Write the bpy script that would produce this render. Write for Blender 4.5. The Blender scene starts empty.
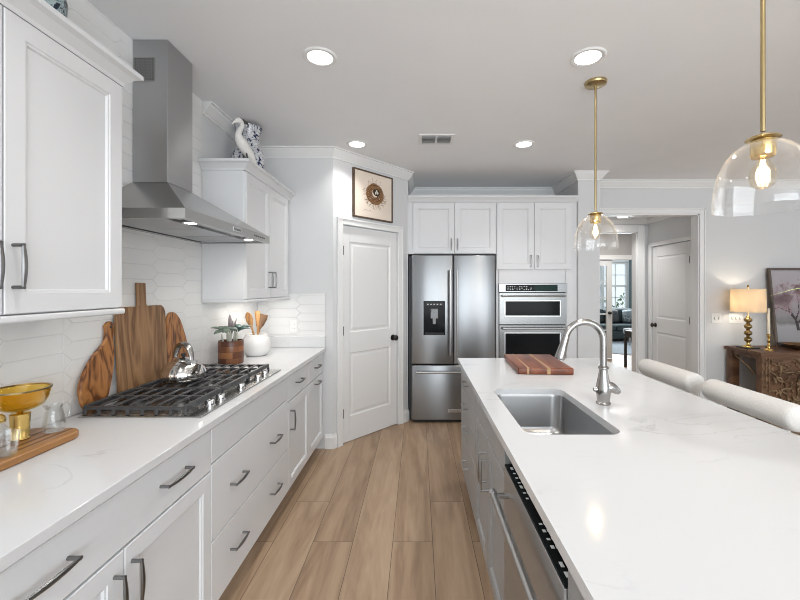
import bpy, bmesh, math, random
from mathutils import Matrix, Vector
SC = bpy.context.scene
COL = SC.collection
PI = math.pi

# ------------------------------------------------------------------ camera, sky, big lights, exposure
cam_d = bpy.data.cameras.new('camera'); cam = bpy.data.objects.new('camera', cam_d); COL.objects.link(cam)
cam.location = (0, 0, 1.45); cam.rotation_euler = (PI/2, 0, 0)
cam_d.sensor_width = 36.0; cam_d.lens = 392/800*36; cam_d.shift_x = -0.0225; cam_d.shift_y = -0.015
cam_d.clip_start = 0.02
SC.camera = cam
SC.view_settings.view_transform = 'Standard'; SC.view_settings.look = 'None'
SC.view_settings.gamma = 1; SC.view_settings.use_curve_mapping = False
SC.view_settings.exposure = 0.16
try:
    SC.cycles.use_denoising = True
    SC.cycles.max_bounces = 8; SC.cycles.transparent_max_bounces = 16
    SC.cycles.sample_clamp_indirect = 6.0
    SC.cycles.filter_width = 1.0
except Exception: pass

world = bpy.data.worlds.new('daylight'); SC.world = world; world.use_nodes = True
wn = world.node_tree; bgn = wn.nodes['Background']
bgn.inputs['Color'].default_value = (0.82, 0.92, 1.0, 1); bgn.inputs['Strength'].default_value = 1.15

def area(name, loc, rot, sx, sy, power, col=(1, 1, 1)):
    l = bpy.data.lights.new(name, 'AREA'); l.shape = 'RECTANGLE'; l.size = sx; l.size_y = sy
    l.energy = power; l.color = col
    o = bpy.data.objects.new(name, l); COL.objects.link(o); o.location = loc; o.rotation_euler = rot
    return o
# unseen lamps for family-room window daylight; the rear tilts up to brighten the ceiling
area('daylight_rear', (1.6, -3.2, 1.7), (math.radians(114), 0, 0), 4.5, 2.2, 165, (0.92, 0.965, 1.0))
area('daylight_side', (6.3, 1.2, 1.6), (math.radians(88), 0, math.radians(90)), 4.0, 2.0, 22, (0.97, 0.985, 1.0))
area('sitting_room_fill', (3.6, 6.9, 2.68), (0, 0, 0), 0.5, 0.5, 30, (1.0, 0.97, 0.93))  # added fill lifting the dark sitting room and glazed door; no fixture stands there
area('daylight_sitting_room', (5.4, 11.5, 1.6), (math.radians(-88), 0, 0), 1.8, 1.4, 110, (0.86, 0.95, 1.0))

# ------------------------------------------------------------------ materials
MATS = {}
def newmat(name):
    m = bpy.data.materials.new(name); m.use_nodes = True; MATS[name] = m
    return m, m.node_tree, m.node_tree.nodes['Principled BSDF']
def mat(name, col, rough=0.5, metal=0.0, var=0.0, scale=20, bump=0.0, spec=None, coat=0.0, emit=None):
    m, nt, b = newmat(name)
    c = (col[0], col[1], col[2], 1)
    b.inputs['Base Color'].default_value = c; b.inputs['Roughness'].default_value = rough; b.inputs['Metallic'].default_value = metal
    if spec is not None: b.inputs['Specular IOR Level'].default_value = spec
    if coat: b.inputs['Coat Weight'].default_value = coat
    if emit:
        b.inputs['Emission Color'].default_value = (*emit[0], 1); b.inputs['Emission Strength'].default_value = emit[1]
    if var or bump:
        tc = nt.nodes.new('ShaderNodeTexCoord'); n = nt.nodes.new('ShaderNodeTexNoise')
        n.inputs['Scale'].default_value = scale; n.inputs['Detail'].default_value = 4
        nt.links.new(tc.outputs['Object'], n.inputs['Vector'])
        if var:
            r = nt.nodes.new('ShaderNodeValToRGB'); e = r.color_ramp.elements
            e[0].position = 0.3; e[1].position = 0.7
            e[0].color = tuple(max(0, v*(1-var)) for v in col)+(1,); e[1].color = tuple(min(1, v*(1+var)) for v in col)+(1,)
            nt.links.new(n.outputs['Fac'], r.inputs['Fac']); nt.links.new(r.outputs['Color'], b.inputs['Base Color'])
        if bump:
            bp = nt.nodes.new('ShaderNodeBump'); bp.inputs['Strength'].default_value = bump; bp.inputs['Distance'].default_value = 0.01
            nt.links.new(n.outputs['Fac'], bp.inputs['Height']); nt.links.new(bp.outputs['Normal'], b.inputs['Normal'])
    return m
def ramp(nt, stops):
    r = nt.nodes.new('ShaderNodeValToRGB'); e = r.color_ramp.elements
    while len(e) < len(stops): e.new(0.5)
    for el, (p, c) in zip(e, stops): el.position = p; el.color = (*c, 1)
    return r
def wood(name, cols, axis='Z', scale=3.0, stretch=9.0, dist=6.0, rough=0.45, rings=1.0):
    """Grain along AXIS of the object's own space."""
    m, nt, b = newmat(name)
    tc = nt.nodes.new('ShaderNodeTexCoord'); mp = nt.nodes.new('ShaderNodeMapping')
    s = {'X': (1/stretch, 1, 1), 'Y': (1, 1/stretch, 1), 'Z': (1, 1, 1/stretch)}[axis]
    mp.inputs['Scale'].default_value = s
    n = nt.nodes.new('ShaderNodeTexNoise'); n.inputs['Scale'].default_value = scale*6; n.inputs['Detail'].default_value = 6
    n.inputs['Distortion'].default_value = rings
    n2 = nt.nodes.new('ShaderNodeTexNoise'); n2.inputs['Scale'].default_value = scale; n2.inputs['Detail'].default_value = 3
    n2.inputs['Distortion'].default_value = rings*1.5
    nt.links.new(tc.outputs['Object'], mp.inputs['Vector'])
    nt.links.new(mp.outputs['Vector'], n.inputs['Vector']); nt.links.new(mp.outputs['Vector'], n2.inputs['Vector'])
    mul = nt.nodes.new('ShaderNodeMath'); mul.operation = 'MULTIPLY'; mul.inputs[1].default_value = dist
    nt.links.new(n2.outputs['Fac'], mul.inputs[0])
    fr = nt.nodes.new('ShaderNodeMath'); fr.operation = 'PINGPONG'; fr.inputs[1].default_value = 1.0
    nt.links.new(mul.outputs[0], fr.inputs[0])
    mx = nt.nodes.new('ShaderNodeMath'); mx.operation = 'MULTIPLY_ADD'; mx.inputs[1].default_value = 0.62
    nt.links.new(fr.outputs[0], mx.inputs[0])
    sc = nt.nodes.new('ShaderNodeMath'); sc.operation = 'MULTIPLY'; sc.inputs[1].default_value = 0.42
    nt.links.new(n.outputs['Fac'], sc.inputs[0]); nt.links.new(sc.outputs[0], mx.inputs[2])
    r = ramp(nt, [(i/(len(cols)-1), c) for i, c in enumerate(cols)])
    nt.links.new(mx.outputs[0], r.inputs['Fac']); nt.links.new(r.outputs['Color'], b.inputs['Base Color'])
    b.inputs['Roughness'].default_value = rough
    return m
def steel(name, col, rough, axis, amt=0.012, aniso=0.0, arot=0.0):
    """Brushed metal; AXIS is the direction of the brushing."""
    m, nt, b = newmat(name)
    b.inputs['Base Color'].default_value = (*col, 1); b.inputs['Metallic'].default_value = 1.0
    tc = nt.nodes.new('ShaderNodeTexCoord'); mp = nt.nodes.new('ShaderNodeMapping')
    mp.inputs['Scale'].default_value = {'X': (2, 260, 260), 'Y': (260, 2, 260), 'Z': (260, 260, 2)}[axis]
    n = nt.nodes.new('ShaderNodeTexNoise'); n.inputs['Scale'].default_value = 1.0; n.inputs['Detail'].default_value = 2
    nt.links.new(tc.outputs['Object'], mp.inputs['Vector']); nt.links.new(mp.outputs['Vector'], n.inputs['Vector'])
    mr = nt.nodes.new('ShaderNodeMapRange'); mr.inputs['To Min'].default_value = rough-amt; mr.inputs['To Max'].default_value = rough+amt
    nt.links.new(n.outputs['Fac'], mr.inputs['Value']); nt.links.new(mr.outputs['Result'], b.inputs['Roughness'])
    if aniso:
        tg = nt.nodes.new('ShaderNodeTangent'); tg.direction_type = 'RADIAL'; tg.axis = 'Z'
        b.inputs['Anisotropic'].default_value = aniso; b.inputs['Anisotropic Rotation'].default_value = arot
        nt.links.new(tg.outputs[0], b.inputs['Tangent'])
    return m
def glass(name, tint=(1, 1, 1), refl=0.9, edge=0.25, haze=0.0):
    """Thin clear glass: see-through with fresnel reflections."""
    m = bpy.data.materials.new(name); m.use_nodes = True; nt = m.node_tree; MATS[name] = m
    for n in list(nt.nodes): nt.nodes.remove(n)
    out = nt.nodes.new('ShaderNodeOutputMaterial'); t = nt.nodes.new('ShaderNodeBsdfTransparent'); g = nt.nodes.new('ShaderNodeBsdfGlossy')
    t.inputs['Color'].default_value = (*tint, 1); g.inputs['Roughness'].default_value = 0.02
    g.inputs['Color'].default_value = (refl, refl, refl, 1)
    lw = nt.nodes.new('ShaderNodeLayerWeight'); lw.inputs['Blend'].default_value = 0.5
    pw = nt.nodes.new('ShaderNodeMath'); pw.operation = 'POWER'; pw.inputs[1].default_value = 2.2
    ma = nt.nodes.new('ShaderNodeMath'); ma.operation = 'MULTIPLY_ADD'; ma.inputs[1].default_value = edge*2.6; ma.inputs[2].default_value = 0.035
    nt.links.new(lw.outputs['Facing'], pw.inputs[0]); nt.links.new(pw.outputs[0], ma.inputs[0])
    mx = nt.nodes.new('ShaderNodeMixShader')
    nt.links.new(ma.outputs[0], mx.inputs['Fac']); nt.links.new(t.outputs[0], mx.inputs[1]); nt.links.new(g.outputs[0], mx.inputs[2])
    df = nt.nodes.new('ShaderNodeBsdfTranslucent'); df.inputs['Color'].default_value = (0.95*tint[0], 0.95*tint[1], 0.95*tint[2], 1)
    d2 = nt.nodes.new('ShaderNodeBsdfDiffuse'); d2.inputs['Color'].default_value = df.inputs['Color'].default_value
    ad = nt.nodes.new('ShaderNodeMixShader'); ad.inputs['Fac'].default_value = 0.5; nt.links.new(df.outputs[0], ad.inputs[1]); nt.links.new(d2.outputs[0], ad.inputs[2])
    p2 = nt.nodes.new('ShaderNodeMath'); p2.operation = 'POWER'; p2.inputs[1].default_value = 5.0; nt.links.new(lw.outputs['Facing'], p2.inputs[0])
    m2 = nt.nodes.new('ShaderNodeMath'); m2.operation = 'MULTIPLY_ADD'; m2.inputs[1].default_value = haze; m2.inputs[2].default_value = haze*0.05; nt.links.new(p2.outputs[0], m2.inputs[0])  # haze whitens the glass edges in colour, standing in for bright reflections
    mh = nt.nodes.new('ShaderNodeMixShader'); nt.links.new(m2.outputs[0], mh.inputs['Fac']); nt.links.new(mx.outputs[0], mh.inputs[1]); nt.links.new(ad.outputs[0], mh.inputs[2])
    nt.links.new(mh.outputs[0], out.inputs['Surface'])
    return m

mat('wall_paint', (0.66, 0.665, 0.67), 0.7, var=0.012, scale=3)
mat('ceiling_paint', (0.875, 0.885, 0.90), 0.8, var=0.012, scale=3)
mat('trim_white', (0.80, 0.80, 0.795), 0.4)
mat('door_white', (0.78, 0.78, 0.775), 0.4)
mat('cabinet_white', (0.71, 0.715, 0.725), 0.35, var=0.008, scale=4)
mat('base_white', (0.735, 0.75, 0.77), 0.35, var=0.008, scale=4)
mat('island_grey', (0.33, 0.33, 0.33), 0.38, var=0.01, scale=4)
mat('tile_white', (0.78, 0.78, 0.775), 0.14, var=0.015, scale=5)
mat('grout', (0.66, 0.655, 0.65), 0.9)
mat('pull_metal', (0.20, 0.20, 0.20), 0.32, 1.0, var=0.05, scale=60)
mat('pull_satin', (0.42, 0.42, 0.415), 0.28, 1.0, var=0.05, scale=60)
steel('steel_side', (0.46, 0.455, 0.445), 0.24, 'Y')
steel('steel_front', (0.48, 0.485, 0.49), 0.25, 'X')
steel('steel_up', (0.46, 0.465, 0.47), 0.30, 'Z', aniso=0.85, arot=0.25)
steel('fridge_steel', (0.30, 0.31, 0.32), 0.30, 'Z', aniso=0.85, arot=0.25)
steel('dishwasher_steel', (0.46, 0.46, 0.46), 0.38, 'Z')
mat('chrome', (0.75, 0.75, 0.75), 0.12, 1.0, var=0.02)
mat('kettle_steel', (0.72, 0.71, 0.70), 0.10, 1.0, var=0.02)
mat('nickel', (0.40, 0.39, 0.38), 0.25, 1.0, var=0.03, scale=50)
mat('black_iron', (0.045, 0.045, 0.047), 0.36, 0.0, var=0.2, scale=80, bump=0.08)
mat('black_glass', (0.010, 0.011, 0.012), 0.10, spec=0.07)
mat('black_panel', (0.012, 0.015, 0.015), 0.25, spec=0.07)
steel('oven_steel', (0.23, 0.23, 0.228), 0.26, 'X')
mat('dark_plastic', (0.03, 0.032, 0.034), 0.4, spec=0.2)
mat('fridge_side', (0.03, 0.033, 0.036), 0.5)
mat('icon_white', (0.72, 0.75, 0.75), 0.5)
mat('badge_silver', (0.70, 0.70, 0.70), 0.3, 1.0)
mat('badge_ink', (0.06, 0.06, 0.06), 0.5)
mat('display_green', (0.008, 0.03, 0.022), 0.25, spec=0.1)
mat('brass', (0.50, 0.385, 0.20), 0.28, 1.0, var=0.05, scale=30)
mat('gold', (0.72, 0.50, 0.17), 0.2, 1.0, var=0.05, scale=30)
mat('old_gold', (0.30, 0.22, 0.10), 0.28, 1.0, var=0.35, scale=25)
mat('lamp_glow', (1, 1, 1), 0.5, emit=((1.0, 0.96, 0.9), 7.0))
mat('filament', (1, 0.7, 0.3), 0.5, emit=((1.0, 0.66, 0.28), 45.0))
mat('hood_led', (1, 1, 1), 0.5, emit=((1.0, 0.93, 0.82), 10.0))
mat('strip_led', (1, 1, 1), 0.5, emit=((1.0, 0.95, 0.88), 6.0))
glass('pendant_glass', (0.972, 0.972, 0.972), 1.0, 0.26, 0.13)
glass('bulb_glass', (1.0, 0.95, 0.85), 0.8, 0.18)
glass('clear_glass', (0.94, 0.945, 0.945), 1.0, 0.35, 0.25)
glass('amber_glass', (0.985, 0.82, 0.30), 0.9, 0.3)
glass('window_glass', (0.97, 0.98, 0.98), 0.5, 0.1)
mat('black_rubber', (0.02, 0.02, 0.02), 0.8)
mat('white_ceramic', (0.80, 0.79, 0.78), 0.18, var=0.02, scale=15)
mat('bird_white', (0.78, 0.76, 0.73), 0.45, var=0.05, scale=40)
mat('bird_dark', (0.06, 0.055, 0.05), 0.5, var=0.2, scale=40)
mat('stool_fabric', (0.76, 0.745, 0.72), 0.9, var=0.05, scale=220, bump=0.25)
mat('stool_wood', (0.30, 0.21, 0.14), 0.5, var=0.15, scale=25)
mat('candle_wax', (0.86, 0.78, 0.62), 0.5, var=0.02)
mat('sofa_teal', (0.055, 0.075, 0.08), 0.9, var=0.2, scale=60, bump=0.2)
mat('cushion_dark', (0.085, 0.09, 0.095), 0.9, var=0.25, scale=40, bump=0.2)
mat('cushion_pattern', (0.25, 0.28, 0.30), 0.9, var=0.8, scale=26)
mat('rug_grey', (0.36, 0.40, 0.44), 0.95, var=0.15, scale=30, bump=0.2)
mat('ottoman_fabric', (0.38, 0.38, 0.38), 0.9, var=0.1, scale=60, bump=0.2)
mat('dark_wood', (0.03, 0.028, 0.026), 0.4, var=0.2, scale=20)
mat('curtain_teal', (0.20, 0.27, 0.29), 0.9, var=0.1, scale=40)
mat('room_grey', (0.42, 0.41, 0.40), 0.8, var=0.02, scale=4)
mat('leaf_sage', (0.19, 0.25, 0.20), 0.55, var=0.3, scale=30)
mat('leaf_teal', (0.07, 0.14, 0.125), 0.5, var=0.4, scale=30)
mat('leaf_plum', (0.22, 0.19, 0.205), 0.55, var=0.25, scale=30)
mat('leaf_pale', (0.60, 0.60, 0.52), 0.55, var=0.15, scale=30)
mat('leaf_green', (0.45, 0.60, 0.20), 0.45, var=0.2, scale=30)
mat('bush_green', (0.14, 0.26, 0.09), 0.8, var=0.5, scale=14)
mat('soil', (0.035, 0.026, 0.02), 0.95, var=0.3, scale=90, bump=0.5)
mat('plate_white', (0.82, 0.82, 0.81), 0.35)
mat('slot_dark', (0.04, 0.04, 0.04), 0.6)
mat('vent_dark', (0.05, 0.05, 0.05), 0.8)
mat('art_paper', (0.78, 0.68, 0.58), 0.8, var=0.04, scale=6)
mat('art_frame', (0.10, 0.06, 0.035), 0.4, var=0.3, scale=30)
for i, c in enumerate([(0.07, 0.03, 0.012), (0.17, 0.08, 0.03), (0.27, 0.135, 0.055), (0.035, 0.018, 0.010)]): mat('nest_%d' % i, c, 0.8)
mat('egg_pale', (0.66, 0.62, 0.52), 0.7)
mat('photo_frame', (0.09, 0.065, 0.05), 0.4, var=0.2, scale=30)
mat('photo_bark', (0.05, 0.04, 0.04), 0.7)
mat('photo_blossom', (0.38, 0.27, 0.29), 0.7, var=0.15, scale=30)
mat('photo_bench', (0.03, 0.03, 0.032), 0.7)
wood('floor_oak_base', [(0.3, 0.2, 0.14), (0.45, 0.33, 0.24)], 'Y')
wood('olive_wood', [(0.02, 0.007, 0.003), (0.11, 0.037, 0.011), (0.30, 0.115, 0.032), (0.43, 0.19, 0.058), (0.33, 0.13, 0.038)], 'Z', 7, 4.0, 17, 0.4, 1.0)
wood('mango_wood', [(0.07, 0.03, 0.013), (0.19, 0.095, 0.042), (0.29, 0.16, 0.075), (0.36, 0.21, 0.105)], 'Z', 8, 9, 11, 0.45, 0.7)
wood('walnut', [(0.075, 0.018, 0.007), (0.19, 0.048, 0.018), (0.31, 0.095, 0.035)], 'Y', 7, 6, 5, 0.35, 0.8)
wood('maple_strip', [(0.36, 0.20, 0.095), (0.50, 0.32, 0.16)], 'Y', 7, 8, 3, 0.4, 0.5)
wood('tray_wood', [(0.13, 0.05, 0.014), (0.29, 0.13, 0.04), (0.42, 0.21, 0.07)], 'Y', 6, 9, 6, 0.4, 0.8)
wood('tray_dark', [(0.07, 0.028, 0.01), (0.16, 0.065, 0.022)], 'Y', 7, 9, 5, 0.4, 0.6)
wood('spoon_wood', [(0.22, 0.09, 0.025), (0.50, 0.26, 0.09)], 'Z', 8, 4, 6, 0.45, 1.0)
wood('spoon_dark', [(0.05, 0.02, 0.008), (0.30, 0.15, 0.055)], 'Z', 10, 3, 6, 0.45, 1.4)
wood('console_wood', [(0.045, 0.02, 0.010), (0.13, 0.062, 0.03), (0.21, 0.11, 0.055)], 'X', 5, 8, 5, 0.45, 0.8)
wood('carved_wood', [(0.07, 0.04, 0.02), (0.20, 0.125, 0.065), (0.33, 0.22, 0.12)], 'X', 9, 2, 5, 0.6, 1.0)

def floor_material():
    m, nt, b = newmat('floor_planks')
    N = nt.nodes.new; L = nt.links.new
    tc = N('ShaderNodeTexCoord'); sp = N('ShaderNodeSeparateXYZ'); L(tc.outputs['Object'], sp.inputs[0])
    cb = N('ShaderNodeCombineXYZ')
    r0 = N('ShaderNodeMath'); r0.operation = 'MULTIPLY_ADD'; r0.inputs[1].default_value = 1/0.2275; r0.inputs[2].default_value = 0.8265/0.2275; L(sp.outputs['X'], r0.inputs[0])
    r1 = N('ShaderNodeMath'); r1.operation = 'FLOOR'; L(r0.outputs[0], r1.inputs[0])
    r2 = N('ShaderNodeMath'); r2.operation = 'MULTIPLY'; r2.inputs[1].default_value = PI/2; L(r1.outputs[0], r2.inputs[0])
    r3 = N('ShaderNodeMath'); r3.operation = 'COSINE'; L(r2.outputs[0], r3.inputs[0])
    r4 = N('ShaderNodeMath'); r4.operation = 'MULTIPLY_ADD'; r4.inputs[1].default_value = -0.42; r4.inputs[2].default_value = 22.0-2.24; L(r3.outputs[0], r4.inputs[0])
    r5 = N('ShaderNodeMath'); r5.operation = 'ADD'; L(sp.outputs['Y'], r5.inputs[0]); L(r4.outputs[0], r5.inputs[1])
    L(r5.outputs[0], cb.inputs['X'])
    ad = N('ShaderNodeMath'); ad.operation = 'ADD'; ad.inputs[1].default_value = 0.599 + 0.2275*10; L(sp.outputs['X'], ad.inputs[0]); L(ad.outputs[0], cb.inputs['Y'])
    br = N('ShaderNodeTexBrick'); br.offset = 0.0; br.offset_frequency = 2; br.squash = 1.0
    br.inputs['Scale'].default_value = 1.0; br.inputs['Mortar Size'].default_value = 0.0016; br.inputs['Mortar Smooth'].default_value = 0.1
    br.inputs['Brick Width'].default_value = 2.2; br.inputs['Row Height'].default_value = 0.2275; br.inputs['Bias'].default_value = 0.0
    br.inputs['Color1'].default_value = (0, 0, 0, 1); br.inputs['Color2'].default_value = (1, 1, 1, 1); br.inputs['Mortar'].default_value = (0.5, 0.5, 0.5, 1)
    L(cb.outputs[0], br.inputs['Vector'])
    # grain: shifted per plank
    rnd = N('ShaderNodeMath'); rnd.operation = 'MULTIPLY'; rnd.inputs[1].default_value = 7.0; L(br.outputs['Color'], rnd.inputs[0])
    mp = N('ShaderNodeMapping'); mp.inputs['Scale'].default_value = (1.0, 0.10, 1)
    L(tc.outputs['Object'], mp.inputs['Vector'])
    va = N('ShaderNodeVectorMath'); va.operation = 'ADD'; c2 = N('ShaderNodeCombineXYZ'); L(rnd.outputs[0], c2.inputs['Y']); L(rnd.outputs[0], c2.inputs['X'])
    L(mp.outputs[0], va.inputs[0]); L(c2.outputs[0], va.inputs[1])
    n1 = N('ShaderNodeTexNoise'); n1.inputs['Scale'].default_value = 7; n1.inputs['Detail'].default_value = 5; n1.inputs['Distortion'].default_value = 1.2
    n2 = N('ShaderNodeTexNoise'); n2.inputs['Scale'].default_value = 60; n2.inputs['Detail'].default_value = 4
    L(va.outputs[0], n1.inputs['Vector']); L(va.outputs[0], n2.inputs['Vector'])
    pp = N('ShaderNodeMath'); pp.operation = 'MULTIPLY'; pp.inputs[1].default_value = 5.0; L(n1.outputs['Fac'], pp.inputs[0])
    pg = N('ShaderNodeMath'); pg.operation = 'PINGPONG'; pg.inputs[1].default_value = 1.0; L(pp.outputs[0], pg.inputs[0])
    s1 = N('ShaderNodeMath'); s1.operation = 'MULTIPLY'; s1.inputs[1].default_value = 0.38; L(pg.outputs[0], s1.inputs[0])
    s2 = N('ShaderNodeMath'); s2.operation = 'MULTIPLY_ADD'; s2.inputs[1].default_value = 0.40; L(n2.outputs['Fac'], s2.inputs[0]); L(s1.outputs[0], s2.inputs[2])
    s3 = N('ShaderNodeMath'); s3.operation = 'MULTIPLY_ADD'; s3.inputs[1].default_value = 0.26; L(br.outputs['Color'], s3.inputs[0]); L(s2.outputs[0], s3.inputs[2])
    r = ramp(nt, [(0.15, (0.225, 0.142, 0.085)), (0.5, (0.350, 0.238, 0.152)), (0.9, (0.460, 0.330, 0.220))])
    L(s3.outputs[0], r.inputs['Fac'])
    mx = N('ShaderNodeMix'); mx.data_type = 'RGBA'; L(br.outputs['Fac'], mx.inputs['Factor'])
    L(r.outputs['Color'], mx.inputs['A']); mx.inputs['B'].default_value = (0.085, 0.055, 0.036, 1)
    L(mx.outputs['Result'], b.inputs['Base Color']); b.inputs['Roughness'].default_value = 0.42
    bp = N('ShaderNodeBump'); bp.inputs['Strength'].default_value = 0.15; bp.inputs['Distance'].default_value = 0.004
    L(n2.outputs['Fac'], bp.inputs['Height']); L(bp.outputs[0], b.inputs['Normal'])
floor_material()

def quartz_material():
    m, nt, b = newmat('quartz')
    N = nt.nodes.new; L = nt.links.new
    tc = N('ShaderNodeTexCoord'); mp = N('ShaderNodeMapping'); mp.inputs['Rotation'].default_value = (0, 0, 0.5); mp.inputs['Scale'].default_value = (0.8, 2.0, 1)
    L(tc.outputs['Object'], mp.inputs[0])
    n = N('ShaderNodeTexNoise'); n.inputs['Scale'].default_value = 1.5; n.inputs['Detail'].default_value = 7; n.inputs['Distortion'].default_value = 1.6
    L(mp.outputs[0], n.inputs['Vector'])
    s = N('ShaderNodeMath'); s.operation = 'SUBTRACT'; s.inputs[1].default_value = 0.5; L(n.outputs['Fac'], s.inputs[0])
    a = N('ShaderNodeMath'); a.operation = 'ABSOLUTE'; L(s.outputs[0], a.inputs[0])
    w = N('ShaderNodeTexNoise'); w.inputs['Scale'].default_value = 2.2; w.inputs['Detail'].default_value = 2; L(tc.outputs['Object'], w.inputs['Vector'])
    wr = N('ShaderNodeMapRange'); wr.inputs['From Min'].default_value = 0.48; wr.inputs['From Max'].default_value = 0.66; L(w.outputs['Fac'], wr.inputs['Value'])
    vr = N('ShaderNodeMapRange'); vr.inputs['From Min'].default_value = 0.0; vr.inputs['From Max'].default_value = 0.018; vr.inputs['To Min'].default_value = 1; vr.inputs['To Max'].default_value = 0
    L(a.outputs[0], vr.inputs['Value'])
    mu = N('ShaderNodeMath'); mu.operation = 'MULTIPLY'; L(wr.outputs[0], mu.inputs[0]); L(vr.outputs[0], mu.inputs[1])
    mk = N('ShaderNodeMath'); mk.operation = 'MULTIPLY'; mk.inputs[1].default_value = 0.55; L(mu.outputs[0], mk.inputs[0])
    mx = N('ShaderNodeMix'); mx.data_type = 'RGBA'; L(mk.outputs[0], mx.inputs['Factor'])
    mx.inputs['A'].default_value = (0.67, 0.675, 0.685, 1); mx.inputs['B'].default_value = (0.46, 0.46, 0.47, 1)
    L(mx.outputs['Result'], b.inputs['Base Color']); b.inputs['Roughness'].default_value = 0.11; b.inputs['Specular IOR Level'].default_value = 0.35
quartz_material()

def delft_material(name, white, blue, teal, scale):
    m, nt, b = newmat(name)
    N = nt.nodes.new; L = nt.links.new
    tc = N('ShaderNodeTexCoord'); n = N('ShaderNodeTexNoise'); n.inputs['Scale'].default_value = scale; n.inputs['Detail'].default_value = 2; n.inputs['Distortion'].default_value = 2.0
    L(tc.outputs['Object'], n.inputs['Vector'])
    r = ramp(nt, [(0.0, blue), (0.43, blue), (0.47, white), (0.53, white), (0.56, teal), (0.60, white)])
    L(n.outputs['Fac'], r.inputs['Fac']); L(r.outputs['Color'], b.inputs['Base Color']); b.inputs['Roughness'].default_value = 0.15
delft_material('delft_blue', (0.70, 0.70, 0.70), (0.02, 0.03, 0.09), (0.08, 0.11, 0.22), 26)
delft_material('delft_teal', (0.33, 0.40, 0.41), (0.006, 0.015, 0.03), (0.03, 0.09, 0.13), 22)

def photo_material():
    m, nt, b = newmat('photo_print')
    N = nt.nodes.new; L = nt.links.new
    tc = N('ShaderNodeTexCoord'); sp = N('ShaderNodeSeparateXYZ'); L(tc.outputs['Object'], sp.inputs[0])
    n = N('ShaderNodeTexNoise'); n.inputs['Scale'].default_value = 9; n.inputs['Detail'].default_value = 5; L(tc.outputs['Object'], n.inputs['Vector'])
    ad = N('ShaderNodeMath'); ad.operation = 'MULTIPLY_ADD'; ad.inputs[1].default_value = 0.10; L(n.outputs['Fac'], ad.inputs[0]); L(sp.outputs['Z'], ad.inputs[2])
    r = ramp(nt, [(0.0, (0.25, 0.24, 0.25)), (0.28, (0.33, 0.32, 0.33)), (0.33, (0.16, 0.15, 0.15)), (0.40, (0.25, 0.23, 0.24)), (0.6, (0.36, 0.32, 0.34)), (1.0, (0.42, 0.39, 0.42))])
    L(ad.outputs[0], r.inputs['Fac']); L(r.outputs['Color'], b.inputs['Base Color']); b.inputs['Roughness'].default_value = 0.35
photo_material()

def shade_material():
    m = bpy.data.materials.new('lamp_shade_linen'); m.use_nodes = True; nt = m.node_tree; MATS['lamp_shade_linen'] = m
    for n in list(nt.nodes): nt.nodes.remove(n)
    N = nt.nodes.new; L = nt.links.new
    out = N('ShaderNodeOutputMaterial'); d = N('ShaderNodeBsdfDiffuse'); t = N('ShaderNodeBsdfTranslucent'); mx = N('ShaderNodeMixShader')
    d.inputs['Color'].default_value = (0.74, 0.68, 0.58, 1); t.inputs['Color'].default_value = (0.82, 0.70, 0.54, 1); mx.inputs['Fac'].default_value = 0.5
    L(d.outputs[0], mx.inputs[1]); L(t.outputs[0], mx.inputs[2]); L(mx.outputs[0], out.inputs['Surface'])
shade_material()
mat('shade_white', (0.80, 0.80, 0.78), 0.8)

# ------------------------------------------------------------------ helpers
WM = {}
def tag(o, label=None, cat=None, group=None, kind=None):
    if label: o['label'] = label
    if cat: o['category'] = cat
    if group: o['group'] = group
    if kind: o['kind'] = kind
    return o
def thing(name, label, cat, loc=(0, 0, 0), rz=0.0, group=None):
    o = bpy.data.objects.new(name, None); COL.objects.link(o); o.empty_display_size = 0.05
    o.location = loc; o.rotation_euler = (0, 0, rz)
    WM[o.name] = Matrix.Translation(Vector(loc)) @ Matrix.Rotation(rz, 4, 'Z')
    return tag(o, label, cat, group)
def obj(name, bm, m, parent=None, local=True, smooth=False, angle=35):
    """Link BM as one mesh object; LOCAL: its coordinates are the parent thing's own, else the world's."""
    if parent is not None and not local: bm.transform(WM[parent.name].inverted())
    bmesh.ops.recalc_face_normals(bm, faces=bm.faces[:])
    me = bpy.data.meshes.new(name); bm.to_mesh(me); bm.free()
    for mm in (m if isinstance(m, (list, tuple)) else [m]): me.materials.append(MATS[mm])
    o = bpy.data.objects.new(name, me); COL.objects.link(o)
    if parent is not None:
        o.parent = parent; WM[o.name] = WM[parent.name]
    else: WM[o.name] = Matrix.Identity(4)
    if smooth:
        me.shade_smooth()
        try: me.set_sharp_from_angle(angle=math.radians(angle))
        except Exception: pass
    return o
def recenter(o):
    """Put a single-mesh thing's origin at the centre of its base."""
    me = o.data; xs = [v.co for v in me.vertices]
    c = Vector(((min(p.x for p in xs)+max(p.x for p in xs))/2, (min(p.y for p in xs)+max(p.y for p in xs))/2, min(p.z for p in xs)))
    me.transform(Matrix.Translation(-c)); o.location = c; WM[o.name] = Matrix.Translation(c)
    return o
def struct(name, bm, m, parent=None, smooth=False):
    o = obj(name, bm, m, parent, smooth=smooth)
    if parent is None: o['kind'] = 'structure'
    return o
def B(): return bmesh.new()
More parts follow.
